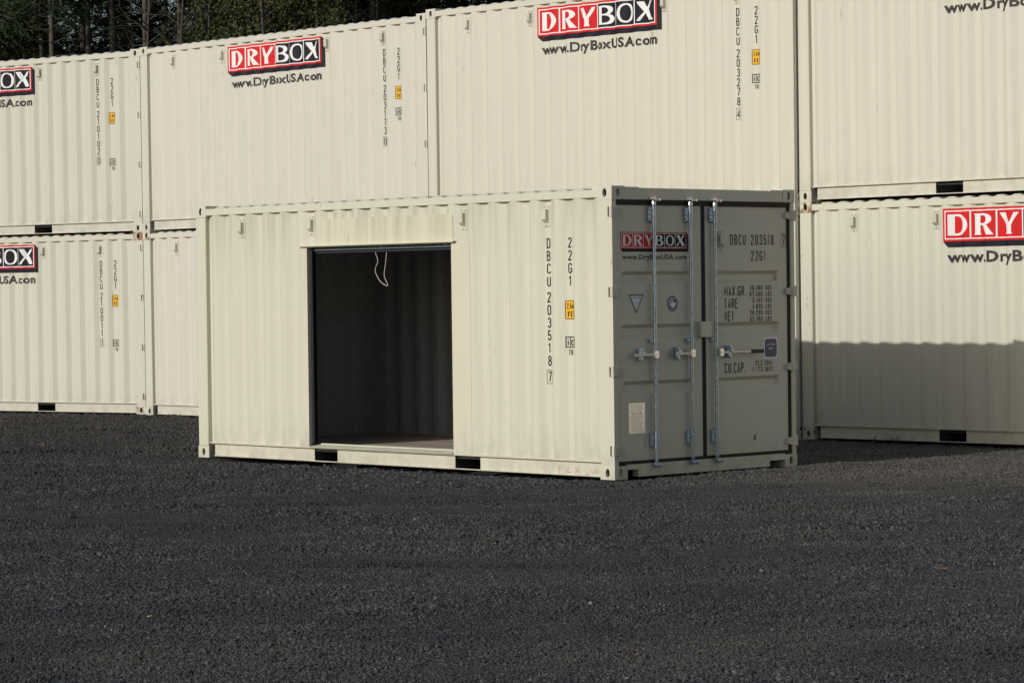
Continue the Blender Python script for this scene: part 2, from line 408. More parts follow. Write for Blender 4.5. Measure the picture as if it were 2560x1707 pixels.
# ------------------------------------------------------------------ shared container pieces
def casting_mesh(sx, sy, z0, name):
    """hollow corner fitting with oval holes; sx = +1 door end, -1 blind end; sy = -1 near side, +1 far side"""
    lx, ly, lz = .178, .162, .118; mb = MB()
    X0, X1 = (-lx, 0) if sx > 0 else (-L, -L+lx)
    Y0, Y1 = (0, ly) if sy < 0 else (W-ly, W)
    z1 = z0+lz
    def ring(face, c, du, dz, hu, hz, outward, depth=.028):
        angs = sorted([2*math.pi*k/20 for k in range(20)]+[math.atan2(s1*hz, s2*hu) % (2*math.pi) for s1 in (1, -1) for s2 in (1, -1)])
        n = len(angs); o = []; i1 = []; i2 = []
        for a in angs:
            ca, sa = math.cos(a), math.sin(a); k = min(hu/abs(ca) if abs(ca) > 1e-6 else 9, hz/abs(sa) if abs(sa) > 1e-6 else 9)
            o.append((ca*k, sa*k)); i1.append((.0255*ca, .0395*sa))
        def P(uv, d):
            return (c[0]+uv[0], c[1]+outward*-d, c[2]+uv[1]) if face == 'y' else (c[0]+outward*-d, c[1]+uv[0], c[2]+uv[1])
        v = [P(q, 0) for q in o]+[P(q, 0) for q in i1]+[P(q, depth) for q in i1]
        f = [(j, (j+1) % n, n+(j+1) % n, n+j) for j in range(n)]+[(n+j, n+(j+1) % n, 2*n+(j+1) % n, 2*n+j) for j in range(n)]
        mb.add(v, f)
    zc = (z0+z1)/2
    ring('y', ((X0+X1)/2, Y0 if sy < 0 else Y1, zc), 0, 0, lx/2, lz/2, sy)
    ring('x', (X1 if sx > 0 else X0, (Y0+Y1)/2, zc), 0, 0, ly/2, lz/2, sx)
    mb.add([(X0, Y0, z0), (X1, Y0, z0), (X1, Y1, z0), (X0, Y1, z0), (X0, Y0, z1), (X1, Y0, z1), (X1, Y1, z1), (X0, Y1, z1)],
           [(0, 1, 2, 3), (4, 5, 6, 7)]+([(3, 2, 6, 7)] if sy < 0 else [(0, 1, 5, 4)])+([(0, 3, 7, 4)] if sx > 0 else [(1, 2, 6, 5)]))
    return mb.mesh(name, [M['frame']])
HINGE_Z = (2.362, 1.655, .951, .253)
def post_mesh(sx, sy):
    mb = MB(); z0, z1 = .118, H-.118
    y0, y1 = (.003, .055) if sy < 0 else (W-.055, W-.003)
    if sx < 0:
        mb.box(-L+.003, -L+.165, *((.003, .09) if sy < 0 else (W-.042, W-.003)), z0, z1, b=.006)
    elif sy > 0:
        mb.box(-.168, -.003, y0, y1, z0, z1, b=.004)
    else:   # near door post: plate with a slot beside every hinge
        xs = [-.168, -.056, -.036, -.003]; zs = [z0]+sorted(q for c in HINGE_Z for q in (c-.045, c+.045))+[z1]
        for i in range(3):
            for j in range(len(zs)-1):
                a, b, c, d = xs[i], xs[i+1], zs[j], zs[j+1]
                if i == 1 and j % 2 == 1:
                    for q in ([(a, 0, c), (a, 1, c), (a, 1, d), (a, 0, d)], [(b, 0, c), (b, 1, c), (b, 1, d), (b, 0, d)], [(a, 0, d), (a, 1, d), (b, 1, d), (b, 0, d)], [(a, 0, c), (a, 1, c), (b, 1, c), (b, 0, c)], [(a, 1, c), (b, 1, c), (b, 1, d), (a, 1, d)]):
                        mb.add([(p[0], y0+.045*p[1], p[2]) for p in q], [(0, 1, 2, 3)])
                else: mb.add([(a, y0, c), (b, y0, c), (b, y0, d), (a, y0, d)], [(0, 1, 2, 3)])
        mb.add([(-.003, y0, z0), (-.003, y1, z0), (-.003, y1, z1), (-.003, y0, z1), (-.168, y0, z0), (-.168, y1, z0), (-.168, y1, z1), (-.168, y0, z1)],
               [(0, 1, 2, 3), (4, 7, 6, 5), (1, 5, 6, 2)])
    return mb.mesh('corner_post', [M['frame']])
POCK = [(-4.205, -3.850), (-2.131, -1.782)]
def bottom_rail_mesh(sy):
    mb = MB()
    def bx(x0, x1, a, b, z0, z1):
        if sy > 0: a, b = W-b, W-a
        mb.box(x0, x1, a, b, z0, z1)
    bx(-5.875, -.165, .004, .052, .150, .1625)
    for a, b in ((-5.82, POCK[0][0]), (POCK[0][1], POCK[1][0]), (POCK[1][1], -.18)): bx(a, b, .034, .042, .0285, .1495)
    bx(-5.82, -.18, .020, .046, .019, .028)
    return mb.mesh('bottom_rail', [M['frame']])
def top_rail_mesh(sy):
    mb = MB(); a, b = (.003, .063) if sy < 0 else (W-.063, W-.003)
    mb.box(-L+.17, -.17, a, b, H-.100, H-.031, b=.004); return mb.mesh('top_rail', [M['frame']])
def roof_mesh():
    mb = MB(); p = .209; v = []; xs = []
    x = -L+.30
    xs = [(-L+.05, 0)]
    while x < -.36:
        xs += [(x, 0), (x+.040, .021), (x+.110, .021), (x+.150, 0)]; x += p
    xs += [(-.07, 0)]
    ys = [(.020, .0), (.050, 1.0), (W-.050, 1.0), (W-.020, 0)]
    for x, d in xs:
        for y, k in ys: v.append((x, y, H-.0305+d*k))
    n = len(ys); mb.add(v, [(i*n+j, (i+1)*n+j, (i+1)*n+j+1, i*n+j+1) for i in range(len(xs)-1) for j in range(n-1)])
    mb.box(-.40, -.0, .16, .34, H-.029, H-.007); mb.box(-.40, -.0, W-.34, W-.16, H-.029, H-.007)
    mb.box(-L, -L+.40, .165, .34, H-.029, H-.007); mb.box(-L, -L+.40, W-.34, W-.165, H-.029, H-.007)
    return mb.mesh('roof', [M['wall']])
def far_wall_mesh():
    mb = MB(); sheet(mb, -L+.16, -.16, .162, H-.07, lambda x: W-corr(x)); return mb.mesh('side_wall', [M['wall'], M['inner']])
def near_wall_mesh():
    mb = MB(); sheet(mb, -5.862, -.160, .162, H-.07, tuck=True); return mb.mesh('side_wall', [M['wall']])
def end_wall_mesh():
    mb = MB(); ys = [(.06, .02)]; y = .16
    while y < W-.25: ys += [(y, .0), (y+.07, 0), (y+.115, .045), (y+.185, .045)]; y += .23
    ys += [(W-.06, .02)]
    v = [(-L+.012+d, yy, z) for yy, d in ys for z in (.16, H-.1)]
    mb.add(v, [(2*i, 2*i+2, 2*i+3, 2*i+1) for i in range(len(ys)-1)])
    mb.box(-L+.004, -L+.064, .163, W-.163, .02, .16); mb.box(-L+.004, -L+.064, .163, W-.163, H-.1, H-.0315)
    return mb.mesh('end_wall', [M['wall']])
def closed_doors_mesh():
    mb = MB()
    mb.box(-.06, -.02, .056, W/2-.004, .15, H-.13); mb.box(-.06, -.02, W/2+.004, W-.056, .15, H-.13)
    mb.box(-.08, -.006, .163, W-.163, .012, .145); mb.box(-.08, -.006, .163, W-.163, H-.125, H-.013)
    for y in (.45, .95, 1.5, 1.98): mb.tube([(-.004, y, .1), (-.004, y, H-.1)], .012, 6)
    return mb.mesh('end_doors', [M['door']])
def under_mesh():
    mb = MB()
    for k in range(16):
        x = -L+.32+k*.36
        if any(a-.07 < x < b+.07 for a, b in POCK): continue
        mb.box(x-.022, x+.022, .044, W-.044, .03, .124)
    for a, b in POCK:   # fork pocket tunnels
        mb.box(a-.006, a-.001, .044, W-.044, .03, .124, 1); mb.box(b+.001, b+.006, .044, W-.044, .03, .124, 1); mb.box(a, b, .06, W-.06, .118, .124, 1)
    return mb.mesh('cross_members', [M['bare'], M['bare']])
def floor_slab_mesh():
    mb = MB(); mb.box(-L+.08, -.10, .055, W-.055, .125, .131); return mb.mesh('floor', [M['bare']])
def vent_mesh():
    mb = MB(); pl = lambda y: y
    mb.box(-.040, .040, -.006, .0, -.190, .0, b=.002)
    a, b, t, u, d = -.030, .022, -.030, -.158, -.044
    v = [(a, -.006, t), (b, -.006, t), (b, -.006, u), (a, -.006, u), (a, d, t-.004), (b, d, t-.004), (b, d, u+.034), (a, d, u+.034)]
    mb.add(v, [(4, 5, 6, 7), (0, 1, 5, 4), (3, 7, 6, 2), (0, 4, 7, 3), (1, 2, 6, 5)])
    for x, z in ((-.02, -.012), (.02, -.012), (0, -.178)): mb.tube([(x, -.005, z), (x, -.0105, z)], .0055, 6, 1)
    return mb.mesh('vent', [M['frame'], M['bare']])
SH = {}
for sx in (1, -1):
    for sy in (1, -1):
        SH['cb', sx, sy] = casting_mesh(sx, sy, 0, 'corner_casting'); SH['ct', sx, sy] = casting_mesh(sx, sy, H-.118, 'corner_casting')
        SH['p', sx, sy] = post_mesh(sx, sy)
_m = MB(); _m.box(-.168, -.003, .003, .055, .118, H-.118, b=.004); SH['plain'] = _m.mesh('corner_post', [M['frame']])
for sy in (1, -1): SH['br', sy] = bottom_rail_mesh(sy); SH['tr', sy] = top_rail_mesh(sy)
SH['roof'] = roof_mesh(); SH['far'] = far_wall_mesh(); SH['near'] = near_wall_mesh(); SH['end'] = end_wall_mesh(); SH['doors'] = closed_doors_mesh()
SH['under'] = under_mesh(); SH['floor'] = floor_slab_mesh(); SH['vent'] = vent_mesh()
def hinge_mesh():
    mb = MB()
    mb.box(-.034, .010, -.004, .058, -.042, .042, b=.003)
    mb.add([(.004, .058, -.040), (.004, .058, .040), (.004, .125, .024), (.004, .125, -.024), (-.022, .058, -.040), (-.022, .058, .040), (-.022, .125, .024), (-.022, .125, -.024)],
           [(0, 3, 2, 1), (0, 4, 7, 3), (1, 2, 6, 5), (3, 7, 6, 2)])
    mb.tube([(.0, -.006, -.05), (.0, -.006, .05)], .009, 6); return mb.mesh('hinge', [M['frame']])
SH['hinge'] = hinge_mesh()
VENT_X = (-5.317, -4.202, -1.974, -.859)

def Rm(yaw, tx, ty):
    return Matrix.Rotation(yaw, 4, 'Z') @ Matrix.Rotation(tx, 4, 'X') @ Matrix.Rotation(ty, 4, 'Y')
def container(pose, level, label, tint, number=None, digit='0', top=2.2, pitch=.107, stick=1.70, ic=1.42, vshift=0., logo=True, rust=.3, near=True, doors=True, vents=VENT_X, hinges=True, slots=True):
    x, y, z, yaw, tx, ty = pose
    m = Rm(yaw, tx, ty); off = m @ Vector((0, 0, H*level)); m.translation = Vector((x, y, z))+off
    r = empty('shipping_container', mat=m); tag(r, label, 'shipping container', 'cream shipping containers stored in the gravel yard')
    c = (*tint, 0.0)
    def P(name, key, a=0.): return link(name, SH[key], r, (*tint, a))
    if near: P('side_wall', 'near')
    P('side_wall', 'far'); P('end_wall', 'end'); P('roof', 'roof'); P('cross_members', 'under'); P('floor', 'floor')
    if doors: P('end_doors', 'doors')
    for sy in (-1, 1):
        P('bottom_rail', ('br', sy), rust*.5); P('top_rail', ('tr', sy), rust*.3)
        for sx in (-1, 1):
            P('corner_casting', ('cb', sx, sy), rust); P('corner_casting', ('ct', sx, sy), rust*1.15); P('corner_post', ('p', sx, sy) if slots or (sx, sy) != (1, -1) else 'plain', rust*.75)
    if hinges:
        for hz in HINGE_Z: h = P('hinge', 'hinge', rust); h.location = (0, 0, hz)
    for vx in vents:
        v = P('vent', 'vent', 0); v.location = (vx+round(vshift/.03)*0, .041, 2.440)
    if logo: side_logo(r, -4.085+vshift)
    if number: side_codes(r, number, digit, top, pitch, stick, ic, -.870)
    return r, P

# fitted places of the stacks: near right lower corner x, y, z, yaw, tilt, tilt
PF = (0.8878, 24.8366, -0.0016, -0.8153, -0.0027, 0.0012)
PA = (-5.2145, 40.0813, -0.0026, -0.6003, 0.0009, 0.0003)
PB = (-1.0226, 35.4981, -0.0084, -0.8118, 0.0007, 0.0006)
PC = (3.1058, 30.8586, -0.0177, -0.8209, 0.0015, 0.0044)
PD = (7.3366, 26.5133, 0.0116, -0.8108, -0.0001, -0.0009)

# ------------------------------------------------------------------ the ground
def vnoise(x, y, sc, seed):
    g = np.random.default_rng(seed).random((128, 128)); x = x/sc+500; y = y/sc+500
    xi = np.floor(x).astype(int); yi = np.floor(y).astype(int); fx = x-xi; fy = y-yi
    fx = fx*fx*(3-2*fx); fy = fy*fy*(3-2*fy)
    q = lambda a, b: g[a % 128, b % 128]
    return (q(xi, yi)*(1-fx)+q(xi+1, yi)*fx)*(1-fy)+(q(xi, yi+1)*(1-fx)+q(xi+1, yi+1)*fx)*fy-.5
def local2(p, x, y):
    dx, dy = x-p[0], y-p[1]; c, s_ = math.cos(p[3]), math.sin(p[3])
    return dx*c+dy*s_, -dx*s_+dy*c
def pix(u, v):   # where the ground lies under a place in the 2352 x 1568 picture
    a, b = (u*2560/2352-1280)/7058.5, -(v*2560/2352-853.5)/7058.5
    x = a*cr+b*sr; yy = -a*sr+b*cr; d = Vector((x, cp+yy*sp, -sp+yy*cp)); t = -1.687/d.z; return d.x*t, d.y*t
LUMPS = [(*pix(66, 1172), .10, .045), (*pix(120, 1176), .16, .02), (*pix(165, 1201), .13, .05), (*pix(205, 1200), .12, .04), (*pix(130, 1204), .10, .025), (*pix(480, 1400), .35, .02), (*pix(1360, 1440), .12, .03)]
def gh(x, y):
    x = np.asarray(x, float); y = np.asarray(y, float)
    z = .050*vnoise(x, y, 2.6, 1)+.042*vnoise(x*.55+y*.3, y, .9, 2)+.024*vnoise(x, y, .34, 3)+.010*vnoise(x, y, .14, 4)
    # tyre ruts curving across the yard
    for (y0, k, cx, dep, wd_) in ((21.3, .020, -3, .022, .16), (22.9, .020, -3, .020, .16), (17.6, -.03, 1, .014, .20), (19.4, -.03, 1, .014, .20), (30.5, .03, -7, .03, .14)):
        yy = y0+k*(x-cx)**2+.12*np.sin(x*.9+y0); d = (y-yy)/wd_
        z = z+1.5*dep*(np.exp(-(d-1.7)**2)-1.2*np.exp(-d*d)+.8*np.exp(-(d+1.7)**2))*(.35+1.3*(vnoise(x, y, 1.8, 9)+.5))
    flat_ = np.ones_like(z)
    for p in (PF, PA, PB, PC, PD):
        u, v = local2(p, x, y)
        d = np.maximum(np.maximum(-L-u, u), np.maximum(-v, v-W)); k = np.clip((d+.02)/.7, 0, 1)
        flat_ = np.minimum(flat_, k*k*(3-2*k))
    z = z*flat_-.012*(1-flat_)
    u, v = local2(PF, x, y)                      # the rails of the open container stand clear of the gravel
    z = z-.030*np.clip((u+5.75)/.25, 0, 1)*np.clip((-.30-u)/.25, 0, 1)*np.exp(-((v-.02)/.16)**2)
    u, v = local2(PF, x, y)                      # gravel pushed up along the door end
    z = z+(.030*np.exp(-((u-.42)/.20)**2)+.012*np.exp(-((u-.9)/.4)**2))*np.clip((v+.05)/.5, 0, 1)*np.clip((3.4-v)/.8, 0, 1)*(.75+.9*vnoise(x, y, .5, 12))
    u, v = local2(PB, x, y)                      # small heap against the lower container
    z = z+.055*np.exp(-((u+5.2)/.22)**2-((v+.16)/.12)**2)+.03*np.exp(-((u+5.65)/.12)**2-((v+.12)/.1)**2)
    for (cx, cy, r_, a_) in LUMPS: z = z+a_*np.exp(-((x-cx)/r_)**2-((y-cy)/(r_*.55))**2)*(.6+1.2*(vnoise(x, y, .12, 44)+.5))
    return z-.006
def axis(lo, hi, fine, far):
    a = list(np.arange(lo, hi+fine/2, fine)); st = fine
    while a[-1] < far: st *= 1.22; a.append(a[-1]+st)
    st = fine
    while a[0] > -far: st *= 1.22; a.insert(0, a[0]-st)
    return np.array(a)
def grid_mesh(name, xs, ys, mat, keep=None):
    XX, YY = np.meshgrid(xs, ys); Z = gh(XX, YY); n = len(xs); m_ = len(ys)
    v = np.stack([XX.ravel(), YY.ravel(), Z.ravel()], 1)
    i, j = np.meshgrid(np.arange(n-1), np.arange(m_-1)); a = (j*n+i).ravel()
    f = np.stack([a, a+1, a+n+1, a+n], 1)
    me = bpy.data.meshes.new(name); me.vertices.add(len(v)); me.vertices.foreach_set('co', v.ravel())
    me.loops.add(len(f)*4); me.loops.foreach_set('vertex_index', f.ravel().astype(np.int32))
    me.polygons.add(len(f)); me.polygons.foreach_set('loop_start', np.arange(0, len(f)*4, 4, dtype=np.int32))
    me.update(calc_edges=True); me.validate()
    me.polygons.foreach_set('use_smooth', np.ones(len(f), bool)); me.materials.append(mat)
    return me, XX.ravel(), YY.ravel()
def place_tone(b, vec, col):
    """gravel tone by position: paler in the right hand lane, darker brown at back left"""
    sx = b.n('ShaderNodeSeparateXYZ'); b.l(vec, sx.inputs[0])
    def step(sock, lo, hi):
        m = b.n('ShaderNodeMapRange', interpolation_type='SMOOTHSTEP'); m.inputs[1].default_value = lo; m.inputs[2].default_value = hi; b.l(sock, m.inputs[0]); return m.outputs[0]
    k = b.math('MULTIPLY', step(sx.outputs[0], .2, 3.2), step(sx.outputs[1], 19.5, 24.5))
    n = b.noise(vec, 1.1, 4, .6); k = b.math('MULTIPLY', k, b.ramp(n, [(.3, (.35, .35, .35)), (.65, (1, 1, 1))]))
    col = b.mix(b.math('MULTIPLY', k, .55), col, (.115, .108, .094))  # mixes in a paler tone towards the right and back
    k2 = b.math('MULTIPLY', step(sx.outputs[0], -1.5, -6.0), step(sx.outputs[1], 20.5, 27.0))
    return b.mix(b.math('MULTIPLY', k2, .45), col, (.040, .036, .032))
def ground_mat():
    b = NB('packed_gravel'); co = b.coords()
    def vor(sc):
        x = b.n('ShaderNodeTexVoronoi'); x.inputs['Scale'].default_value = sc; x.inputs['Randomness'].default_value = 1.0; b.l(co, x.inputs['Vector']); return x
    v1, v2 = vor(52), vor(110)
    col = b.ramp(v1.outputs['Color'], [(.1, (.019, .021, .024)), (.55, (.042, .045, .049)), (.9, (.090, .091, .091))])
    col2 = b.ramp(v2.outputs['Color'], [(.1, (.018, .020, .023)), (.9, (.073, .073, .072))])
    col = b.mix(.45, col, col2)
    pt = b.noise(co, .55, 5, .6); col = b.mix(b.math('MULTIPLY', b.ramp(pt, [(.42, (0, 0, 0)), (.68, (1, 1, 1))]), .5), col, (.066, .058, .048))
    pd = b.noise(co, 1.4, 4, .6); col = b.mix(b.math('MULTIPLY', b.ramp(pd, [(.5, (0, 0, 0)), (.72, (1, 1, 1))]), .45), col, (.028, .032, .038))
    col = place_tone(b, co, col)
    b.l(col, b.p.inputs['Base Color']); b.p.inputs['Roughness'].default_value = .85; b.p.inputs['Specular IOR Level'].default_value = .25
    hgt = b.math('ADD', b.math('MULTIPLY', v1.outputs['Distance'], -1.0), b.math('MULTIPLY', v2.outputs['Distance'], -.5))
    q = b.n('ShaderNodeBump'); q.inputs['Strength'].default_value = 1.0; q.inputs['Distance'].default_value = .014
    b.l(hgt, q.inputs['Height']); b.l(q.outputs[0], b.p.inputs['Normal'])
    return b.m
GM = ground_mat()
me, _, _ = grid_mesh('ground', axis(-11, 11, .09, 1500), axis(9, 46, .09, 1500), GM)
tag(link('ground', me), kind='structure')

def stone_mat():
    b = NB('loose_stones'); oi = b.n('ShaderNodeObjectInfo')
    c = b.ramp(oi.outputs['Random'], [(0, (.018, .020, .023)), (.45, (.044, .046, .049)), (.84, (.069, .070, .071)), (.97, (.100, .098, .094)), (.988, (.085, .070, .052)), (1, (.21, .205, .19))])
    mp = b.n('ShaderNodeMapping'); mp.inputs['Scale'].default_value = (.55, .9, 1); b.l(oi.outputs['Location'], mp.inputs[0])
    n = b.noise(mp.outputs[0], 1.0, 4, .6); c = b.mix(b.math('MULTIPLY', b.ramp(n, [(.42, (0, 0, 0)), (.66, (1, 1, 1))]), .62), c, (.027, .029, .032))
    mp2 = b.n('ShaderNodeMapping'); mp2.inputs['Scale'].default_value = (.35, .5, 1); mp2.inputs['Location'].default_value = (7, 3, 0); b.l(oi.outputs['Location'], mp2.inputs[0])
    n = b.noise(mp2.outputs[0], 1.0, 4, .6); c = b.mix(b.math('MULTIPLY', b.ramp(n, [(.5, (0, 0, 0)), (.70, (1, 1, 1))]), .45), c, (.078, .070, .058))
    c = place_tone(b, oi.outputs['Location'], c)
    b.l(c, b.p.inputs['Base Color']); b.p.inputs['Roughness'].default_value = .8; b.p.inputs['Specular IOR Level'].default_value = .3
    return b.m
def gravel():
    xs = np.arange(-10, 10.01, .25); ys = np.arange(11.4, 42.01, .25)
    me, X, Y = grid_mesh('gravel', xs, ys, GM)
    inview = np.abs(X+.0) < (.19*Y+.35)
    dens = np.where(Y < 18, 5200, np.where(Y < 24, 3000, np.where(Y < 31, 1300, 450)))*1.0
    dens = dens*(.55+1.1*(vnoise(X, Y, 1.2, 21)+.5))*inview
    for p in (PF, PB, PC, PD, PA):
        u, v = local2(p, X, Y); dens[(u > -L+.1) & (u < -.1) & (v > -.05) & (v < W-.1)] = 0
    u, v = local2(PF, X, Y); 
    dens[(u > .1) & (u < 1.6) & (v > -.3) & (v < 4)] *= 1.6
    size = (.75+.9*np.clip(vnoise(X, Y, .9, 33)+.45, 0, 1))*np.where(Y < 18, .0065, np.where(Y < 24, .0080, np.where(Y < 31, .012, .015)))*1.0
    for nm, arr in (('dens', dens), ('size', size)):
        a = me.attributes.new(nm, 'FLOAT', 'POINT'); a.data.foreach_set('value', arr.astype(np.float32))
    ob = link('gravel', me); tag(ob, kind='stuff')
    g = bpy.data.node_groups.new('scatter_gravel', 'GeometryNodeTree')
    g.interface.new_socket('Geometry', in_out='INPUT', socket_type='NodeSocketGeometry'); g.interface.new_socket('Geometry', in_out='OUTPUT', socket_type='NodeSocketGeometry')
    N = lambda t: g.nodes.new(t); K = g.links.new
    gi, go = N('NodeGroupInput'), N('NodeGroupOutput')
    def attr(nm):
        a = N('GeometryNodeInputNamedAttribute'); a.data_type = 'FLOAT'; a.inputs['Name'].default_value = nm; return a.outputs['Attribute']
    def rnd(typ, lo, hi, seed):
        r = N('FunctionNodeRandomValue'); r.data_type = typ; k = 0 if typ == 'FLOAT_VECTOR' else 2
        if typ == 'FLOAT_VECTOR': r.inputs[0].default_value = lo; r.inputs[1].default_value = hi
        else: r.inputs[2].default_value = lo; r.inputs[3].default_value = hi
        r.inputs['Seed'].default_value = seed
        return r.outputs[0] if typ == 'FLOAT_VECTOR' else r.outputs[1]
    d = N('GeometryNodeDistributePointsOnFaces'); K(gi.outputs[0], d.inputs['Mesh']); K(attr('dens'), d.inputs['Density']); d.inputs['Seed'].default_value = 5
    jn = N('GeometryNodeJoinGeometry')
    for sd_ in range(4):
        ic = N('GeometryNodeMeshIcoSphere'); ic.inputs['Radius'].default_value = 1.0; ic.inputs['Subdivisions'].default_value = 1
        spn = N('GeometryNodeSetPosition'); K(ic.outputs[0], spn.inputs['Geometry']); K(rnd('FLOAT_VECTOR', (-.30,)*3, (.30,)*3, 40+sd_), spn.inputs['Offset'])
        sm = N('GeometryNodeSetMaterial'); sm.inputs['Material'].default_value = stone_m; K(spn.outputs[0], sm.inputs[0])
        ss = N('GeometryNodeSetShadeSmooth'); ss.inputs['Shade Smooth'].default_value = False; K(sm.outputs[0], ss.inputs[0])
        gt = N('GeometryNodeGeometryToInstance'); K(ss.outputs[0], gt.inputs[0]); K(gt.outputs[0], jn.inputs[0])
    io = N('GeometryNodeInstanceOnPoints'); K(d.outputs['Points'], io.inputs['Points']); K(jn.outputs[0], io.inputs['Instance'])
    io.inputs['Pick Instance'].default_value = True
    K(rnd('FLOAT_VECTOR', (0, 0, 0), (6.28, 6.28, 6.28), 3), io.inputs['Rotation'])
    vm = N('ShaderNodeVectorMath'); vm.operation = 'SCALE'; K(rnd('FLOAT_VECTOR', (.55, .5, .45), (1.35, 1.15, .95), 8), vm.inputs[0])
    mu = N('ShaderNodeMath'); mu.operation = 'MULTIPLY'; K(attr('size'), mu.inputs[0])
    pw = N('ShaderNodeMath'); pw.operation = 'POWER'; K(rnd('FLOAT', .55, 1.30, 9), pw.inputs[0]); pw.inputs[1].default_value = 2.0; K(pw.outputs[0], mu.inputs[1])
    K(mu.outputs[0], vm.inputs['Scale']); K(vm.outputs[0], io.inputs['Scale'])
    K(io.outputs[0], go.inputs[0])
    md = ob.modifiers.new('scatter', 'NODES'); md.node_group = g
stone_m = stone_mat()
gravel()

# ------------------------------------------------------------------ the storage row behind
T_cool, T_pink, T_warm, T_pale = (.97, .98, .98), (1.0, .992, .995), (1.0, 1.0, .95), (1., .995, .975)
container(PA, 0, 'bottom left cream container of the row, numbered 210011 and turned slightly from the others', (.955, .96, .945), '210011', '1', 2.198, .107, 1.705, 1.066, rust=.76)
container(PA, 1, 'top left cream container of the row, numbered 210102, below the dark trees', (.955, .96, .945), '210102', '0', 2.212, .107, 1.722, 1.062, rust=.5)
container(PB, 0, 'bottom cream container half hidden behind the left end of the open container', T_pink, None, logo=False, vshift=.03, rust=.70)
container(PB, 1, 'top cream container numbered 203173, whole name board in view, between 210102 and 203278', T_pink, '203173', '0', 2.200, .107, 1.715, 1.440, vshift=.04, rust=.5)
container(PC, 0, 'bottom cream container almost wholly hidden behind the doors of the open container', T_warm, None, logo=False, vshift=.04, rust=.4, hinges=False, slots=False)
container(PC, 1, 'top cream container numbered 203278 directly above and behind the open container', T_pale, '203278', '4', 2.205, .107, 1.727, 1.455, vshift=.04, rust=.45, hinges=False, slots=False)
container(PD, 0, 'bottom right cream container with a shadow across its lower half and a red name board', T_warm, None, vshift=-.01, rust=.72)
container(PD, 1, 'top right cream container, only its web address showing at the top of the photo', T_pale, None, vshift=-.01, rust=.45)

# unseen stacks continue the row, added to bounce warm light onto the door end
for k, words in ((1, 'first'), (2, 'second')):
    PE = (PD[0]+k*6.14*math.cos(PD[3]), PD[1]+k*6.14*math.sin(PD[3]), .006, PD[3], 0, 0)
    container(PE, 0, 'bottom cream container of the %s unseen stack added at the right end of the row' % words, T_warm, None, rust=.5)
    container(PE, 1, 'top cream container of the %s unseen stack added at the right end of the row' % words, T_pale, None, rust=.5)

# ------------------------------------------------------------------ the open container in front
FT = (1.0, 1.005, .945)
rF, P = container(PF, 0, 'cream container standing alone in front with an open doorway in its side', FT,
                  '203518', '7', 2.150, .1145, 1.586, 1.262, near=False, doors=False, logo=False, rust=.42, hinges=False)
OX0, OX1, OZ0, OZ1 = -4.244, -2.118, .185, 2.128
mb = MB()
sheet(mb, -5.862, -4.36, .162, H-.07, tuck=True); sheet(mb, -1.865, -.160, .162, H-.07)
sheet(mb, -4.36, -1.865, OZ1+.012, H-.07)
link('side_wall', mb.mesh('side_wall', [M['wallg']]), rF, (*FT, 0))
# doorway frame: header plate, jambs, drip strip, sill
mb = MB(); mb.box(-4.050, -2.090, .0012, .0045, 2.151, 2.405, b=.001); mb.box(OX0-.002, OX1+.002, .006, .075, OZ1, 2.146)
link('door_header', mb.mesh('door_header', [M['wallg']]), rF, (1.02, 1.02, .90, 0))
mb = MB(); mb.box(-4.345, -2.052, -.028, .003, 2.1465, 2.1505); mb.box(-4.345, -2.052, -.031, -.0275, 2.139, 2.1505)
link('drip_strip', mb.mesh('drip_strip', [M['frame']]), rF, (1.02, 1.02, .90, .3))
mb = MB(); mb.box(-4.395, OX0, .0005, .0045, .163, 2.139); mb.box(OX0-.004, OX0, .005, .042, .163, 2.139)
link('door_jamb', mb.mesh('door_jamb', [M['wallg']]), rF, (1.0, 1.0, .94, .1))
mb = MB(); mb.box(OX1, -1.862, .0035, .0052, .163, 2.139); mb.box(OX1, OX1+.004, .005, .075, .163, 2.139)
link('door_jamb', mb.mesh('door_jamb', [M['wallg']]), rF, (1.01, 1.012, .93, .1))
mb = MB(); mb.add([(OX0+.002, -.012, .166), (OX1-.002, -.012, .166), (OX1-.002, .062, .186), (OX0+.10, .062, .186), (OX0+.10, .072, .198), (OX1-.002, .072, .198), (OX1-.002, .085, .198), (OX0+.10, .085, .198)],
                  [(0, 1, 2, 3), (3, 2, 5, 4), (4, 5, 6, 7)])
mb.box(OX0+.002, OX1-.002, -.014, -.0125, .1605, .166)
link('door_sill', mb.mesh('door_sill', [M['frame']]), rF, (.98, 1.0, .93, .2))
# roller shutter, rolled up
sh = empty('roller_shutter'); sh.parent = rF
mb = MB(); mb.box(OX0+.01, OX1-.005, .082, .090, 2.112, 2.1275); mb.box(OX0+.01, OX1-.005, .056, .094, 2.099, 2.1115, 1); mb.box(OX0+.01, OX1-.005, .084, .088, 2.072, 2.0985)
link('bottom_bar', mb.mesh('bottom_bar', [M['steel'], M['zinc']]), sh)
mb = MB(); mb.tube([(OX0, .30, 2.33), (OX1, .30, 2.33)], .17, 18)
link('curtain_roll', mb.mesh('curtain_roll', [M['darks']]), sh)
for x in (OX0+.004, OX1-.024):
    mb = MB(); mb.box(x, x+.024, .044, .048, .20, 2.2); mb.box(x, x+.024, .092, .096, .20, 2.2); mb.box(x if x < -3 else x+.027, (x if x < -3 else x+.017)+.003, .0485, .0915, .20, 2.2)
    link('guide_track', mb.mesh('guide_track', [M['darks']]), sh)
for x in (-3.258, -2.330):
    mb = MB(); mb.tube([(x+.05*math.cos(a), .072, 2.119+.009*math.sin(a)) for a in [2*math.pi*k/14 for k in range(15)]], .004, 5); mb.box(x+.055, x+.075, .072, .0815, 2.113, 2.127)
    link('lift_handle', mb.mesh('lift_handle', [M['zinc']]), sh)
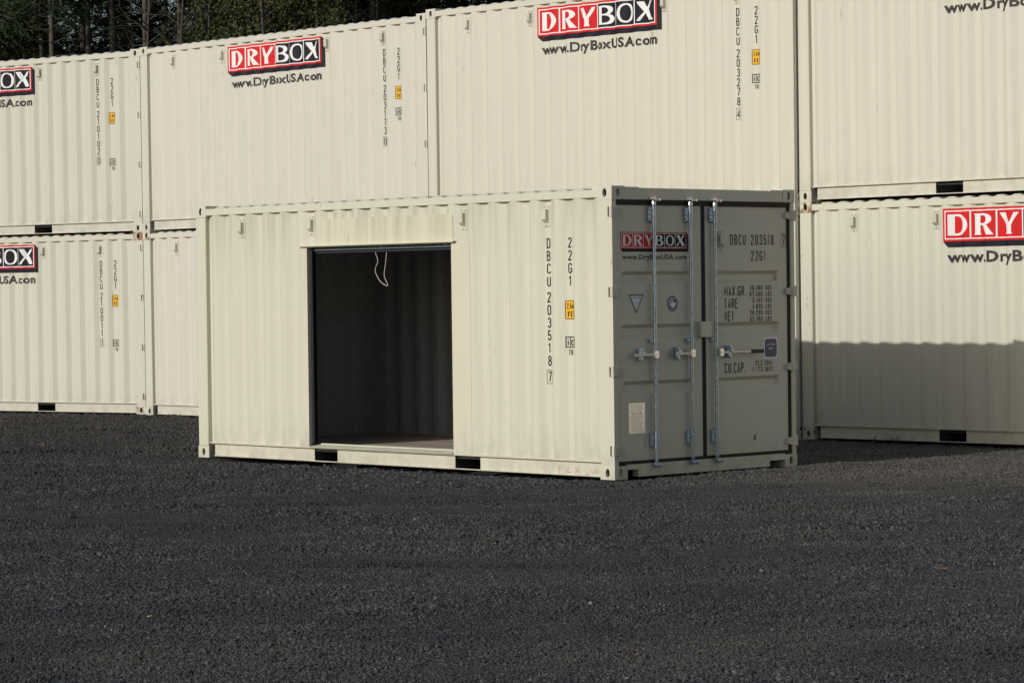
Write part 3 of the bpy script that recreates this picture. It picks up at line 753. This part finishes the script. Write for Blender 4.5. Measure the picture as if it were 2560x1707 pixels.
# timber floor and dim inner walls
bw_ = (W-.13)/8
for k in range(8):
    mb = MB(); y0 = .065+k*bw_; mb.box(-L+.085, -.11, y0+.002, y0+bw_-.002, .134, .158-.001*(k % 2))
    link('floor_board', mb.mesh('floor_board', [M['wood']]), rF)
mb = MB(); sheet(mb, -L+.02, -.10, .15, H-.075, lambda x: W-(corr(x) if x > -5.86 else .046)-.004); link('lining', mb.mesh('lining', [M['inner']]), rF)
mb = MB(); ys = [(.06, .02)]; y = .16
while y < W-.25: ys += [(y, .0), (y+.07, 0), (y+.115, .045), (y+.185, .045)]; y += .23
ys += [(W-.045, .02)]
mb.add([(-L+.017+d, yy, z) for yy, d in ys for z in (.15, H-.06)], [(2*i, 2*i+2, 2*i+3, 2*i+1) for i in range(len(ys)-1)])
link('lining', mb.mesh('lining', [M['inner']]), rF)
mb = MB(); mb.box(-L+.1, -.1, .07, W-.07, H-.060, H-.056); sheet(mb, -5.95, OX0-.07, .15, H-.075, lambda x: max(corr(x), .05)+.004); sheet(mb, OX1+.03, -.16, .18, H-.075, lambda x: corr(x)+.004)
link('lining', mb.mesh('lining', [M['inner']]), rF)
# red crayon writing on the lower rail
p = Print(); yf = lambda u: .034
for pts in ([(-.745, .036), (-.735, .098), (-.69, .101)], [(-.740, .070), (-.705, .076)], [(-.615, .094), (-.632, .044), (-.575, .050)], [(-.535, .090), (-.470, .040)], [(-.475, .090), (-.535, .040)],
            [(-.325, .088), (-.318, .055), (-.298, .052)], [(-.285, .080), (-.262, .072), (-.285, .050), (-.255, .048)]):
    p.stroke(pts, .0045, M['chalk'], .0012)
p.done('crayon_writing', rF, 'side', 0, yf)

# door end of the open container
XD = -.024
mb = MB(); mb.box(-.09, -.004, .163, W-.163, 2.472, H-.013, b=.004); link('door_lintel', mb.mesh('door_lintel', [M['door']]), rF, (*FT, 0))
mb = MB(); mb.box(-.09, -.004, .312, 2.060, .014, .128, b=.003); mb.box(-.09, -.004, .163, .3115, .082, .128); mb.box(-.09, -.004, 2.0605, W-.163, .070, .128)
for a, b in ((.166, .312), (2.06, 2.272)): mb.box(-.36, -.35, a, b, .01, .08, 1)
link('door_threshold', mb.mesh('door_threshold', [M['door'], M['bare']]), rF, (*FT, 0))
BANDS = [(1.838, 1.722), (1.366, 1.232), (.864, .748)]
def door_leaf(y0, ya, yb, y1):
    """pressed steel leaf with three sunk bands"""
    z0, z1 = .158, 2.424; s_ = .034; dz = .036
    zs = [z0]
    for t, b in reversed(BANDS): zs += [b, b+s_, t-s_, t]
    zs.append(z1); deep = [0]
    for _ in BANDS: deep += [0, 1, 1, 0]
    deep.append(0)
    ys_ = [(y0, 0), (ya, 0), (ya+.028, 1), (yb-.028, 1), (yb, 0), (y1, 0)]
    mb = MB(); n = len(zs)
    mb.add([(XD-dz*k*dd, y, z) for y, k in ys_ for z, dd in zip(zs, deep)], [(i*n+j, (i+1)*n+j, (i+1)*n+j+1, i*n+j+1) for i in range(5) for j in range(n-1)])
    mb.add([(XD, y0, z0), (XD, y1, z0), (XD, y1, z1), (XD, y0, z1), (XD-.05, y0, z0), (XD-.05, y1, z0), (XD-.05, y1, z1), (XD-.05, y0, z1)], [(0, 4, 5, 1), (1, 5, 6, 2), (2, 6, 7, 3), (3, 7, 4, 0)])
    # shallow weld lines near the top and the foot
    for z in (2.31, .49):
        mb.box(XD-.001, XD+.0015, ya+.01, yb-.01, z, z+.004)
    mb.box(XD-.06, XD-.052, y0, y1, z0, z1)
    return mb.mesh('door', [M['door']])
doorL = link('door', door_leaf(.066, .126, 1.045, 1.172), rF, (*FT, 0)); doorL['label'] = 'left door leaf with name board and two lock rods'
doorR = link('door', door_leaf(1.214, 1.325, 2.228, 2.345), rF, (*FT, 0)); doorR['label'] = 'right door leaf with weight lettering and long handle'
def gasket(d, parts):
    mb = MB()
    for q in parts: mb.box(*q)
    link('gasket', mb.mesh('gasket', [M['rubber']]), d)
gasket(doorL, [(-.055, -.012, .040, 1.196, 2.4245, 2.466), (-.055, -.012, .040, 1.196, .131, .1575), (-.055, -.016, 1.1725, 1.196, .158, 2.424), (-.055, -.030, .040, .0655, .158, 2.424)])
gasket(doorR, [(-.055, -.012, 1.1965, 2.384, 2.4245, 2.466), (-.055, -.012, 1.1965, 2.384, .131, .1575), (-.055, -.016, 1.1965, 1.2135, .158, 2.424), (-.055, -.018, 2.3455, 2.384, .158, 2.424)])
for hz in HINGE_Z:
    h = link('hinge', SH['hinge'], doorL, (*FT, .25)); h.location = (0, 0, hz)
    h = link('hinge', SH['hinge'], doorR, (*FT, .1)); h.location = (0, W, hz-.012); h.scale = (1, -1, 1)
# lock rods
def lock_rod(y, hy, grip):
    r = MB(); x = .010; r.tube([(x, y, .14), (x, y, 2.45)], .0165, 12)
    ro = link('lock_rod', r.mesh('lock_rod', [M['zinc']]), rF)
    for z, s_ in ((2.478, 1), (.112, -1)):          # cam heads and keepers
        c = MB(); c.tube([(x, y, z-.045*s_), (x, y, z-.02*s_)], [.024, .019], 10)
        c.box(x-.016, x+.036, y-.020, y+.020, z-.018, z+.014, b=.006); c.box(x-.004, x+.044, y-.046, y-.022, z-.006, z+.020, b=.004); c.box(x-.004, x+.050, y+.021, y+.044, z-.018, z+.010, b=.004)
        c.box(x-.008, x+.012, y+.012, y+.022, z+.014, z+.030, b=.003); c.tube([(x+.038, y-.03, z), (x+.038, y+.045, z+.006)], .008, 6)
        c.box(-.004, x-.002, y-.03, y+.03, z-.012, z+.012)
        link('cam', c.mesh('cam', [M['chrome'] if s_ > 0 else M['zinc']]), ro)
    for z in (2.345, .335):                          # bearing brackets
        c = MB(); c.tube([(x, y, z-.066), (x, y, z+.066)], .0235, 10); c.box(XD+.001, x-.004, y-.062, y-.012, z-.062, z+.062, b=.004)
        c.tube([(x, y, z-.074), (x, y, z-.066)], .0275, 10); c.tube([(x, y, z+.066), (x, y, z+.073)], .0275, 10)
        for dz in (-.04, 0, .04): c.tube([(x-.006, y-.044, z+dz), (x+.008, y-.044, z+dz)], .009, 6)
        link('bracket', c.mesh('bracket', [M['zinc']]), ro)
    c = MB(); z = 1.215; c.tube([(x, y, z-.017), (x, y, z+.017)], .024, 10); c.box(XD+.001, x-.004, y-.060, y-.01, z-.017, z+.017, b=.003); c.tube([(x-.006, y-.046, z), (x+.010, y-.046, z)], .010, 6)
    link('bracket', c.mesh('bracket', [M['zinc']]), ro)
    # handle with hub and catch
    z = 1.095; sg = 1 if hy > y else -1; e = hy
    c = MB(); ya_, yb_ = sorted((y, y+sg*.052)); c.box(x+.030, x+.050, ya_, yb_, z-.036, z+.036, b=.004); c.tube([(x+.050, y+sg*.026, z), (x+.058, y+sg*.026, z)], .009, 8)
    ya_, yb_ = sorted((y+sg*.048, e)); c.box(x+.020, x+.034, ya_, yb_, z-.013, z+.013, 2, .003)
    if grip: c.box(x+.016, x+.038, e-.16, e+.02, z-.019, z+.016, 1, .006)
    else: c.box(x+.018, x+.042, e-.01, e+.085, z-.016, z+.014, 2, .004)
    link('handle', c.mesh('handle', [M['chrome'], M['grip'], M['bar']]), ro)
    ky = y+sg*.17 if grip else y-.19
    c = MB(); c.box(XD+.001, x+.016, ky-.022, ky+.022, z-.055, z+.058, b=.006); c.box(x+.012, x+.046, ky-.012, ky+.016, z-.002, z+.034, b=.004); c.box(x+.012, x+.044, ky-.036, ky+.034, z+.012, z+.022, b=.003)
    for dz in (-.042, .045): c.tube([(x+.015, ky, z+dz), (x+.026, ky, z+dz)], .011, 8)
    link('catch', c.mesh('catch', [M['zinc']]), ro)
lock_rod(.522, .245, False); lock_rod(.998, .765, False); lock_rod(1.324, 1.92, True)
mb = MB(); mb.box(XD+.001, .030, 1.118, 1.252, 1.236, 1.378, b=.006); mb.box(XD, XD+.006, 1.075, 1.117, 1.24, 1.39); link('lock_box', mb.mesh('lock_box', [M['door']]), rF, (*FT, 0))
v = link('vent', SH['vent'], rF, (*FT, 0)); v.rotation_euler = (0, 0, R(90)); v.location = (XD, 1.425, 2.205); v['label'] = 'small vent on the right door'
# door prints
def on_door(p, name, d=doorL): return p.done(name, d, 'end', XD)
on_door(logo_print(.128, 2.186, .872, .176, .0015), 'logo')
p = Print(); p.font('www.DryBoxUSA.com', M['ink'], .0015, (.145, .978, 1.928, 1.988), .03); on_door(p, 'web_lettering')
p = Print(); p.poly([(.222, 1.632), (.412, 1.632), (.317, 1.455)][::-1], M['navy'], .0012); p.poly([(.243, 1.620), (.391, 1.620), (.317, 1.482)][::-1], M['paper'], .0022)
p.text('ATTENTION', .262, 1.592, .020, M['navy'], .003, .5, .14, .16, width=.11)
for k, w_ in enumerate((.07, .08, .05, .024, .026, .02)): p.rect(.317-w_/2, .317+w_/2, 1.570-.0145*k, 1.5725-.0145*k, M['navy'], .003)
on_door(p, 'warning_sticker')
p = Print(); cx, cz = .784, 1.545
el = lambda r, n=24: [(cx+r*.98*math.cos(2*math.pi*k/n), cz+r*math.sin(2*math.pi*k/n)) for k in range(n)]
p.poly(el(.080), M['paper'], .0012); p.poly(el(.074), M['navy'], .002); p.poly(el(.058), M['paper'], .0028); p.poly(el(.054), M['navy'], .0036)
for k in range(7):
    a = R(60+k*22); p.stroke([(cx-.004+.012*math.cos(a), cz+.006+.012*math.sin(a)), (cx-.004+.050*math.cos(a), cz+.006+.050*math.sin(a))], .0045, M['paper'], .0042)
p.poly([(cx-.034, cz-.012), (cx-.012, cz-.038), (cx+.020, cz-.034), (cx+.040, cz-.004), (cx+.048, cz+.012), (cx+.026, cz+.004), (cx+.010, cz+.020), (cx-.012, cz+.004)], M['paper'], .0048)
on_door(p, 'round_seal')
p = Print(); p.rect(.207, .413, .400, .668, M['plate'], .0016)
for k in range(15):
    z = .650-.0165*k; a = .222+.012*(k % 3); p.rect(a, (.398 if k % 4 else .37)-.02*(k % 2), z-.0018, z+.0012, M['bare'], .0026)
for y in (.262, .352): p.poly([(y+.006*math.cos(q), .575+.006*math.sin(q)) for q in [k*.785 for k in range(8)]], M['bare'], .0036)
on_door(p, 'safety_plate')
p = Print(); I = M['ink']
p.text('DBCU', 1.562, 2.073, .098, I, .0015, .40, .16, .13, width=.215); p.text('203518', 1.845, 2.073, .098, I, .0015, .40, .16, .13, width=.32)
on_door(p, 'number_lettering', doorR); p = Print(); p.text('22G1', 1.845, 1.926, .095, I, .0015, .40, .16, .13, width=.205)
on_door(p, 'size_lettering', doorR); p = Print(); p.glyph('7', 2.281, 2.074, .042, .095, .012, I, .0015); p.ring(2.268, 2.336, 2.060, 2.182, .004, I, .0012)
on_door(p, 'check_digit', doorR)
p = Print(); zt = 1.704; st = .0575
for k, tx in enumerate(('MAX.GR.', 'TARE', 'NET')): p.text(tx, 1.474, zt-.100-k*2*st, .094, I, .0015, .40, .13, .125, width=(.30, .185, .13)[k])
for k, (a, b) in enumerate((('30.480', 'KGS'), ('67.200', 'LBS'), ('2.185', 'KGS'), ('4.820', 'LBS'), ('28.295', 'KGS'), ('62.380', 'LBS'))):
    z = zt-.048-k*st; p.text(a, 2.000, z, .046, I, .0015, .46, .17, .165, width=.176 if len(a) == 6 else .14, right=False) if False else p.text(a, 2.000-(.176 if len(a) == 6 else .138), z, .046, I, .0015, .46, .17, .165, width=.176 if len(a) == 6 else .138)
    p.text(b, 2.045, z, .046, I, .0015, .46, .17, .165, width=.082)
on_door(p, 'weight_lettering', doorR)
p = Print(); p.text('CU.CAP.', 1.470, .895, .098, I, .0015, .40, .13, .125, width=.285)
p.text('33.2', 1.885, .958, .048, I, .0015, .46, .17, .165, width=.105); p.text('CU.M.', 2.025, .958, .048, I, .0015, .46, .15, .165, width=.105)
p.text('1.173', 1.855, .900, .048, I, .0015, .46, .17, .165, width=.135); p.text('CU.FT.', 2.025, .900, .048, I, .0015, .46, .15, .165, width=.125)
on_door(p, 'capacity_lettering', doorR)
p = Print(); a, b, z0, z1 = 2.010, 2.205, 1.022, 1.215; p.rect(a, b, z0, z1, M['paper'], .0012); rr = .03; a += .014; b -= .014; z0 += .012; z1 -= .012
p.poly(arc(b-rr, z1-rr, rr, rr, 0, 90, 4)+arc(a+rr, z1-rr, rr, rr, 90, 180, 4)+arc(a+rr, z0+rr, rr, rr, 180, 270, 4)+arc(b-rr, z0+rr, rr, rr, 270, 360, 4), M['blue'], .0022)
p.text('EASY OPEN', a+.024, z1-.062, .017, M['paper'], .0032, .5, .16, .17, width=.12); p.text('DOOR', a+.054, z1-.098, .017, M['paper'], .0032, .5, .16, .17, width=.062)
on_door(p, 'blue_notice', doorR)
p = Print(); p.stroke([(1.86, .27), (1.868, .31), (1.878, .315), (1.874, .272)], .008, M['bare'], .0012); p.stroke([(1.884, .275), (1.892, .33)], .006, M['bare'], .0012); on_door(p, 'scuff', doorR)
# rope
mF = Rm(*PF[3:]); mF.translation = Vector(PF[:3])
rp = [(-3.317, 0.1, 2.085), (-3.317, 0.1, 2.071), (-3.304, 0.1, 2.036), (-3.287, 0.1, 2.005), (-3.283, 0.1, 1.973), (-3.3, 0.1, 1.946), (-3.32, 0.1, 1.912), (-3.319, 0.1, 1.874), (-3.292, 0.1, 1.832), (-3.251, 0.1, 1.787), (-3.193, 0.1, 1.755), (-3.151, 0.1, 1.743), (-3.142, 0.1, 1.752), (-3.161, 0.1, 1.786), (-3.186, 0.1, 1.827), (-3.189, 0.1, 1.869), (-3.174, 0.1, 1.937), (-3.16, 0.1, 2.006), (-3.149, 0.1, 2.085)]
def cr_spline(P_, n=5):
    P_ = [Vector(q) for q in P_]; o = []
    for i in range(len(P_)-1):
        a, b, c, d = P_[max(i-1, 0)], P_[i], P_[i+1], P_[min(i+2, len(P_)-1)]
        for k in range(n):
            t = k/n; o.append(.5*((2*b)+(c-a)*t+(2*a-5*b+4*c-d)*t*t+(3*b-a-3*c+d)*t**3))
    o.append(P_[-1]); return o
mb = MB(); base = mF @ Vector(rp[0])
mb.tube([mF @ q - base for q in cr_spline(rp)], .0030, 6); o = link('pull_rope', mb.mesh('pull_rope', [M['rope']])); o.location = base
tag(o, 'white rope loop hanging from the rolled up shutter in the doorway', 'rope')

# ------------------------------------------------------------------ the wood behind
def leaf_mat(name, c0, c1, tr=.15):
    b = NB(name); g = b.n('ShaderNodeNewGeometry'); n = b.noise(b.coords(), 1.7, 3)
    c = b.mix(b.ramp(n, [(.35, (0, 0, 0)), (.65, (1, 1, 1))]), c0, c1)
    c = b.mix(b.math('MULTIPLY', g.outputs['Random Per Island'], .6), c, tuple(.5*x for x in c0))
    b.l(c, b.p.inputs['Base Color']); b.p.inputs['Roughness'].default_value = .7; b.p.inputs['Specular IOR Level'].default_value = .2
    return b.m
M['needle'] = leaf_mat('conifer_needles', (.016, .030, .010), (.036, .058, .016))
M['needle2'] = leaf_mat('paler_needles', (.024, .037, .011), (.052, .066, .019))  # paler needle tone for some of the conifers
M['leaf'] = leaf_mat('alder_leaves', (.048, .062, .017), (.100, .112, .034))
M['bark'] = flat('grey_bark', (.066, .058, .046), .9, var=.45, sc=5); M['twig'] = flat('dead_twigs', (.060, .053, .044), .9, var=.3)
def quads_mesh(name, C, A, B, mat):
    n = len(C); v = np.empty((n, 4, 3)); v[:, 0] = C-A-B*.25; v[:, 1] = C-B*.6+A*.1; v[:, 2] = C+A+B*.2; v[:, 3] = C+B*.6
    me = bpy.data.meshes.new(name); me.vertices.add(n*4); me.vertices.foreach_set('co', v.ravel())
    me.loops.add(n*4); me.loops.foreach_set('vertex_index', np.arange(n*4, dtype=np.int32)); me.polygons.add(n); me.polygons.foreach_set('loop_start', np.arange(0, n*4, 4, dtype=np.int32))
    me.update(calc_edges=True); me.materials.append(mat); return me
def unit(a): return a/np.maximum(1e-6, np.linalg.norm(a, axis=-1, keepdims=True))
def conifer(seed, h=27, z0=6.5, rad=3.0, mat='needle', dens=1.0, r0=.20):
    g = np.random.default_rng(seed); C = []; A = []; mb = MB()
    nb = int(120*dens)
    pts = [(0.05*math.sin(k*1.3+seed), .05*math.cos(k*.9+seed), h*k/9) for k in range(10)]
    mb.tube(pts, [r0*(1-.85*k/9) for k in range(10)], 8, 0)
    for k in range(26):          # dead stubs below the crown
        z = g.uniform(3, 15); a = g.uniform(0, 6.28); l = g.uniform(.5, 2.2)
        mb.tube([(0, 0, z), (l*.6*math.cos(a), l*.6*math.sin(a), z+g.uniform(-.1, .15)), (l*math.cos(a+.15), l*math.sin(a+.15), z+g.uniform(-.5, .1))], [.022, .014, .005], 4, 1)
    for k in range(nb):
        z = z0+(h-z0)*g.random()**1.15; t = (z-z0)/(h-z0); ln = rad*(1-t)**.75*g.uniform(.45, 1.1)+.3
        if t < .12: ln *= .5+4*t
        a = g.uniform(0, 6.28); n = int(56*ln/2+24)
        s_ = g.random(n)**.7; d = np.array([math.cos(a), math.sin(a)])
        base = np.stack([d[0]*ln*s_, d[1]*ln*s_, z-.55*ln*s_**1.6+.10*ln*s_], 1)
        side = np.stack([-d[1]*np.ones(n), d[0]*np.ones(n), np.zeros(n)], 1)*(g.normal(0, .30, n)*(1.1-s_)*ln*.55)[:, None]
        C.append(base+side+np.stack([g.normal(0, .05, n), g.normal(0, .05, n), -np.abs(g.normal(0, .16, n))], 1))
        dirv = np.stack([np.full(n, d[0]), np.full(n, d[1]), np.full(n, -.55)], 1)+g.normal(0, .5, (n, 3)); A.append(unit(dirv))
        mb.tube([(0, 0, z), tuple((d[0]*ln*.5, d[1]*ln*.5, z-.13*ln)), (d[0]*ln*.95, d[1]*ln*.95, z-.42*ln)], [.030*(1-t)+.008, .014, .004], 4, 1)
    C = np.concatenate(C); A = np.concatenate(A); n = len(C)
    Bv = unit(np.cross(A, g.normal(0, 1, (n, 3))))
    return mb.mesh('trunk', [M['bark'], M['twig']]), quads_mesh('crown', C, A*g.uniform(.08, .19, (n, 1)), Bv*g.uniform(.025, .06, (n, 1)), M[mat])
def broadleaf(seed, h=16, r0=.11, mat='leaf', spread=2.3, bare=False):
    g = np.random.default_rng(seed); mb = MB(); C = []
    pts = [(.35*math.sin(k*.5+seed), .30*math.cos(k*.6+seed), h*k/8) for k in range(9)]
    mb.tube(pts, [r0*(1-.85*k/8) for k in range(9)], 7, 0)
    for k in range(46 if not bare else 60):
        z = h*(.30+.68*g.random()); i = min(7, int(z/h*8)); p = Vector(pts[i]).lerp(Vector(pts[i+1]), z/h*8-i); a = g.uniform(0, 6.28); l = spread*g.uniform(.4, 1.0)*(1.15-z/h*.75)
        e1 = p+Vector((math.cos(a)*l*.5, math.sin(a)*l*.5, l*.35)); e2 = p+Vector((math.cos(a+.2)*l, math.sin(a+.2)*l, l*.55+g.uniform(-.3, .2)))
        mb.tube([p, e1, e2], [.028, .016, .004], 4, 1)
        for q in range(3):
            a2 = a+g.uniform(-1.1, 1.1); s_ = e1.lerp(e2, g.random()); mb.tube([s_, s_+Vector((math.cos(a2)*.7, math.sin(a2)*.7, g.uniform(-.1, .6)))], [.010, .003], 3, 1)
        m_ = 0 if bare else 90
        if m_:
            t = g.random(m_)[:, None]; C.append(np.array(e1)*(1-t)+np.array(e2)*t+g.normal(0, .30, (m_, 3)))
    me = mb.mesh('trunk', [M['bark'], M['twig']])
    if bare: return me, None
    C = np.concatenate(C); n = len(C); A = unit(g.normal(0, 1, (n, 3))); Bv = unit(np.cross(A, g.normal(0, 1, (n, 3))))
    return me, quads_mesh('crown', C, A*g.uniform(.05, .10, (n, 1)), Bv*g.uniform(.04, .075, (n, 1)), M[mat])
CON = [conifer(11+k, 26+2*k, 5.5+.8*k, 2.7+.25*k, ('needle', 'needle2', 'needle2', 'needle')[k % 4], 1.8, .17+.015*k) for k in range(4)]
THIN = [conifer(31+k, 24+2*k, 11.5+1.0*k, 2.2, 'needle2' if k else 'needle', .7, .15) for k in range(2)]
ALD = [broadleaf(51+k, 15.5+1.0*k, .10, 'leaf', 2.5) for k in range(3)]
BARE = [broadleaf(71+k, 17+k, .08, 'leaf', 2.2, True) for k in range(2)]
def tree(kind, name, x, y, rot, sc, label, group):
    r = empty(name, (x, y, 0)); r.rotation_euler = (0, 0, rot); r.scale = (sc, sc, sc); tag(r, label, 'tree', group)
    link('trunk', kind[0], r)
    if kind[1]: link('crown', kind[1], r)
def uv2x(u, y): return (u-1176)/2352*36/99.26*y
tr = random.Random(3)
ORD = 'first second third fourth fifth sixth seventh eighth ninth tenth eleventh twelfth'.split()
# front line: slim trunks standing clear of the mass
for k, (u, y) in enumerate(((8, 100), (108, 101), (136, 99), (214, 103), (268, 101), (347, 98), (428, 100), (476, 104), (545, 103), (690, 104), (790, 102), (868, 103))):
    tree(THIN[tr.randrange(2)], 'pine_tree', uv2x(u, y), y, tr.uniform(0, 6.28), tr.uniform(.9, 1.12), 'slim conifer with a pale bare trunk, %s such tree from the left edge' % ORD[k], 'slim conifers along the edge of the wood')
for k, (u, y) in enumerate(((505, 96), (555, 97), (605, 95), (660, 96), (715, 97), (760, 95))):
    tree(ALD[tr.randrange(3)], 'alder_tree', uv2x(u, y), y, tr.uniform(0, 6.28), tr.uniform(.9, 1.06), 'olive green leafy alder above the container row, %s alder from the left' % ORD[k], 'leafy alders above the container row')
for k, (u, y) in enumerate(((365, 97), (415, 96), (450, 98), (845, 98), (905, 97))):
    tree(BARE[tr.randrange(2)], 'bare_tree', uv2x(u, y), y, tr.uniform(0, 6.28), tr.uniform(.9, 1.1), 'leafless grey twiggy tree at the edge of the wood, %s leafless one from the left' % ORD[k], 'leafless trees at the edge of the wood')
for row, (y, st) in enumerate(((107, 2.3), (112, 2.0), (118, 2.0), (125, 2.2))):
    x = -31+row*.7
    while x < 22:
        xx = x+tr.uniform(-.7, .7); uu = xx/y*99.26/36*2352+1176
        if not (60 < uu < 470 and tr.random() < (.62 if uu > 120 and uu < 340 else .4)):
            tree(CON[tr.randrange(4)], 'conifer_tree', xx, y+tr.uniform(-1.5, 1.5), tr.uniform(0, 6.28), tr.uniform(.85, 1.15), 'dark dense conifer deep in the wood behind the containers', 'dense dark conifers of the wood')
        x += st*tr.uniform(.8, 1.3)

# ------------------------------------------------------------------ small things on the ground
M['weed'] = leaf_mat('weed_leaves', (.05, .07, .02), (.09, .11, .03)); M['dry'] = flat('dry_leaf', (.26, .11, .035), .7); M['ochre'] = flat('yellow_stone', (.42, .33, .10), .85, bump=.3)
def weed(x, y, h, seed, label):
    g = random.Random(seed); mb = MB()
    for k in range(7):
        a = g.uniform(0, 6.28); l = h*g.uniform(.6, 1.1); t = Vector((math.cos(a)*l*.45, math.sin(a)*l*.45, l*g.uniform(.6, 1)))
        mb.tube([(0, 0, 0), t*.6+Vector((0, 0, .01)), t], [.003, .002, .001], 4)
        for q in range(5):
            c = t*(.3+.16*q); s_ = Vector((g.uniform(-1, 1), g.uniform(-1, 1), g.uniform(-.2, .5))).normalized()*.022; n_ = s_.cross(t).normalized()*.008
            mb.add([c, c+s_*.5+n_, c+s_, c+s_*.5-n_], [(0, 1, 2, 3)])
    o = link('weed', mb.mesh('weed', [M['weed']])); o.location = (x, y, float(gh(x, y))-.005); tag(o, label, 'weed', 'weeds growing by the containers')
def dpt(p, u, v): c, s_ = math.cos(p[3]), math.sin(p[3]); return p[0]+u*c-v*s_, p[1]+u*s_+v*c
weed(*dpt(PD, -5.02, -.06), .10, 1, 'spindly weed at the shaded foot of the bottom right container, left of another')
weed(*dpt(PD, -4.72, -.08), .12, 2, 'leaning weed at the shaded foot of the bottom right container, nearest its fork pocket')
weed(*dpt(PB, -5.45, -.25), .06, 3, 'low green tuft before the bottom container left of the open one')
def stone(u, v, r, seed, mat, label, name='stone', group=None):
    g = random.Random(seed); bm = bmesh.new(); bmesh.ops.create_icosphere(bm, subdivisions=2, radius=r)
    for q in bm.verts: q.co *= g.uniform(.75, 1.15); q.co.z *= .7
    me = bpy.data.meshes.new(name); bm.to_mesh(me); bm.free(); me.materials.append(mat); x, y = pix(u, v)
    o = link(name, me); o.location = (x, y, float(gh(x, y))+r*.35); o.rotation_euler = (0, 0, g.uniform(0, 6)); tag(o, label, 'stone', group)
dark = flat('dark_stone', (.035, .036, .036), .85, bump=.4)
stone(345, 1421, .015, 4, M['ochre'], 'small yellowish stone lying in the dark gravel at lower left')
stone(66, 1170, .048, 5, dark, 'dark lump of stone beside flattened reddish gravel near the left edge of the yard')
stone(166, 1201, .032, 6, dark, 'smaller dark stone in a broken patch of gravel, right of the larger lump')
mb = MB(); mb.add([(-.035, 0, .004), (-.012, .016, .012), (.02, .012, .008), (.04, 0, .016), (.018, -.014, .006), (-.012, -.015, .010)], [(0, 1, 2, 3), (0, 3, 4, 5)])
x, y = pix(2164, 1311); o = link('dry_leaf', mb.mesh('dry_leaf', [M['dry']])); o.location = (x, y, float(gh(x, y))+.012); tag(o, 'curled brown dry leaf lying alone on the gravel at right', 'leaf')
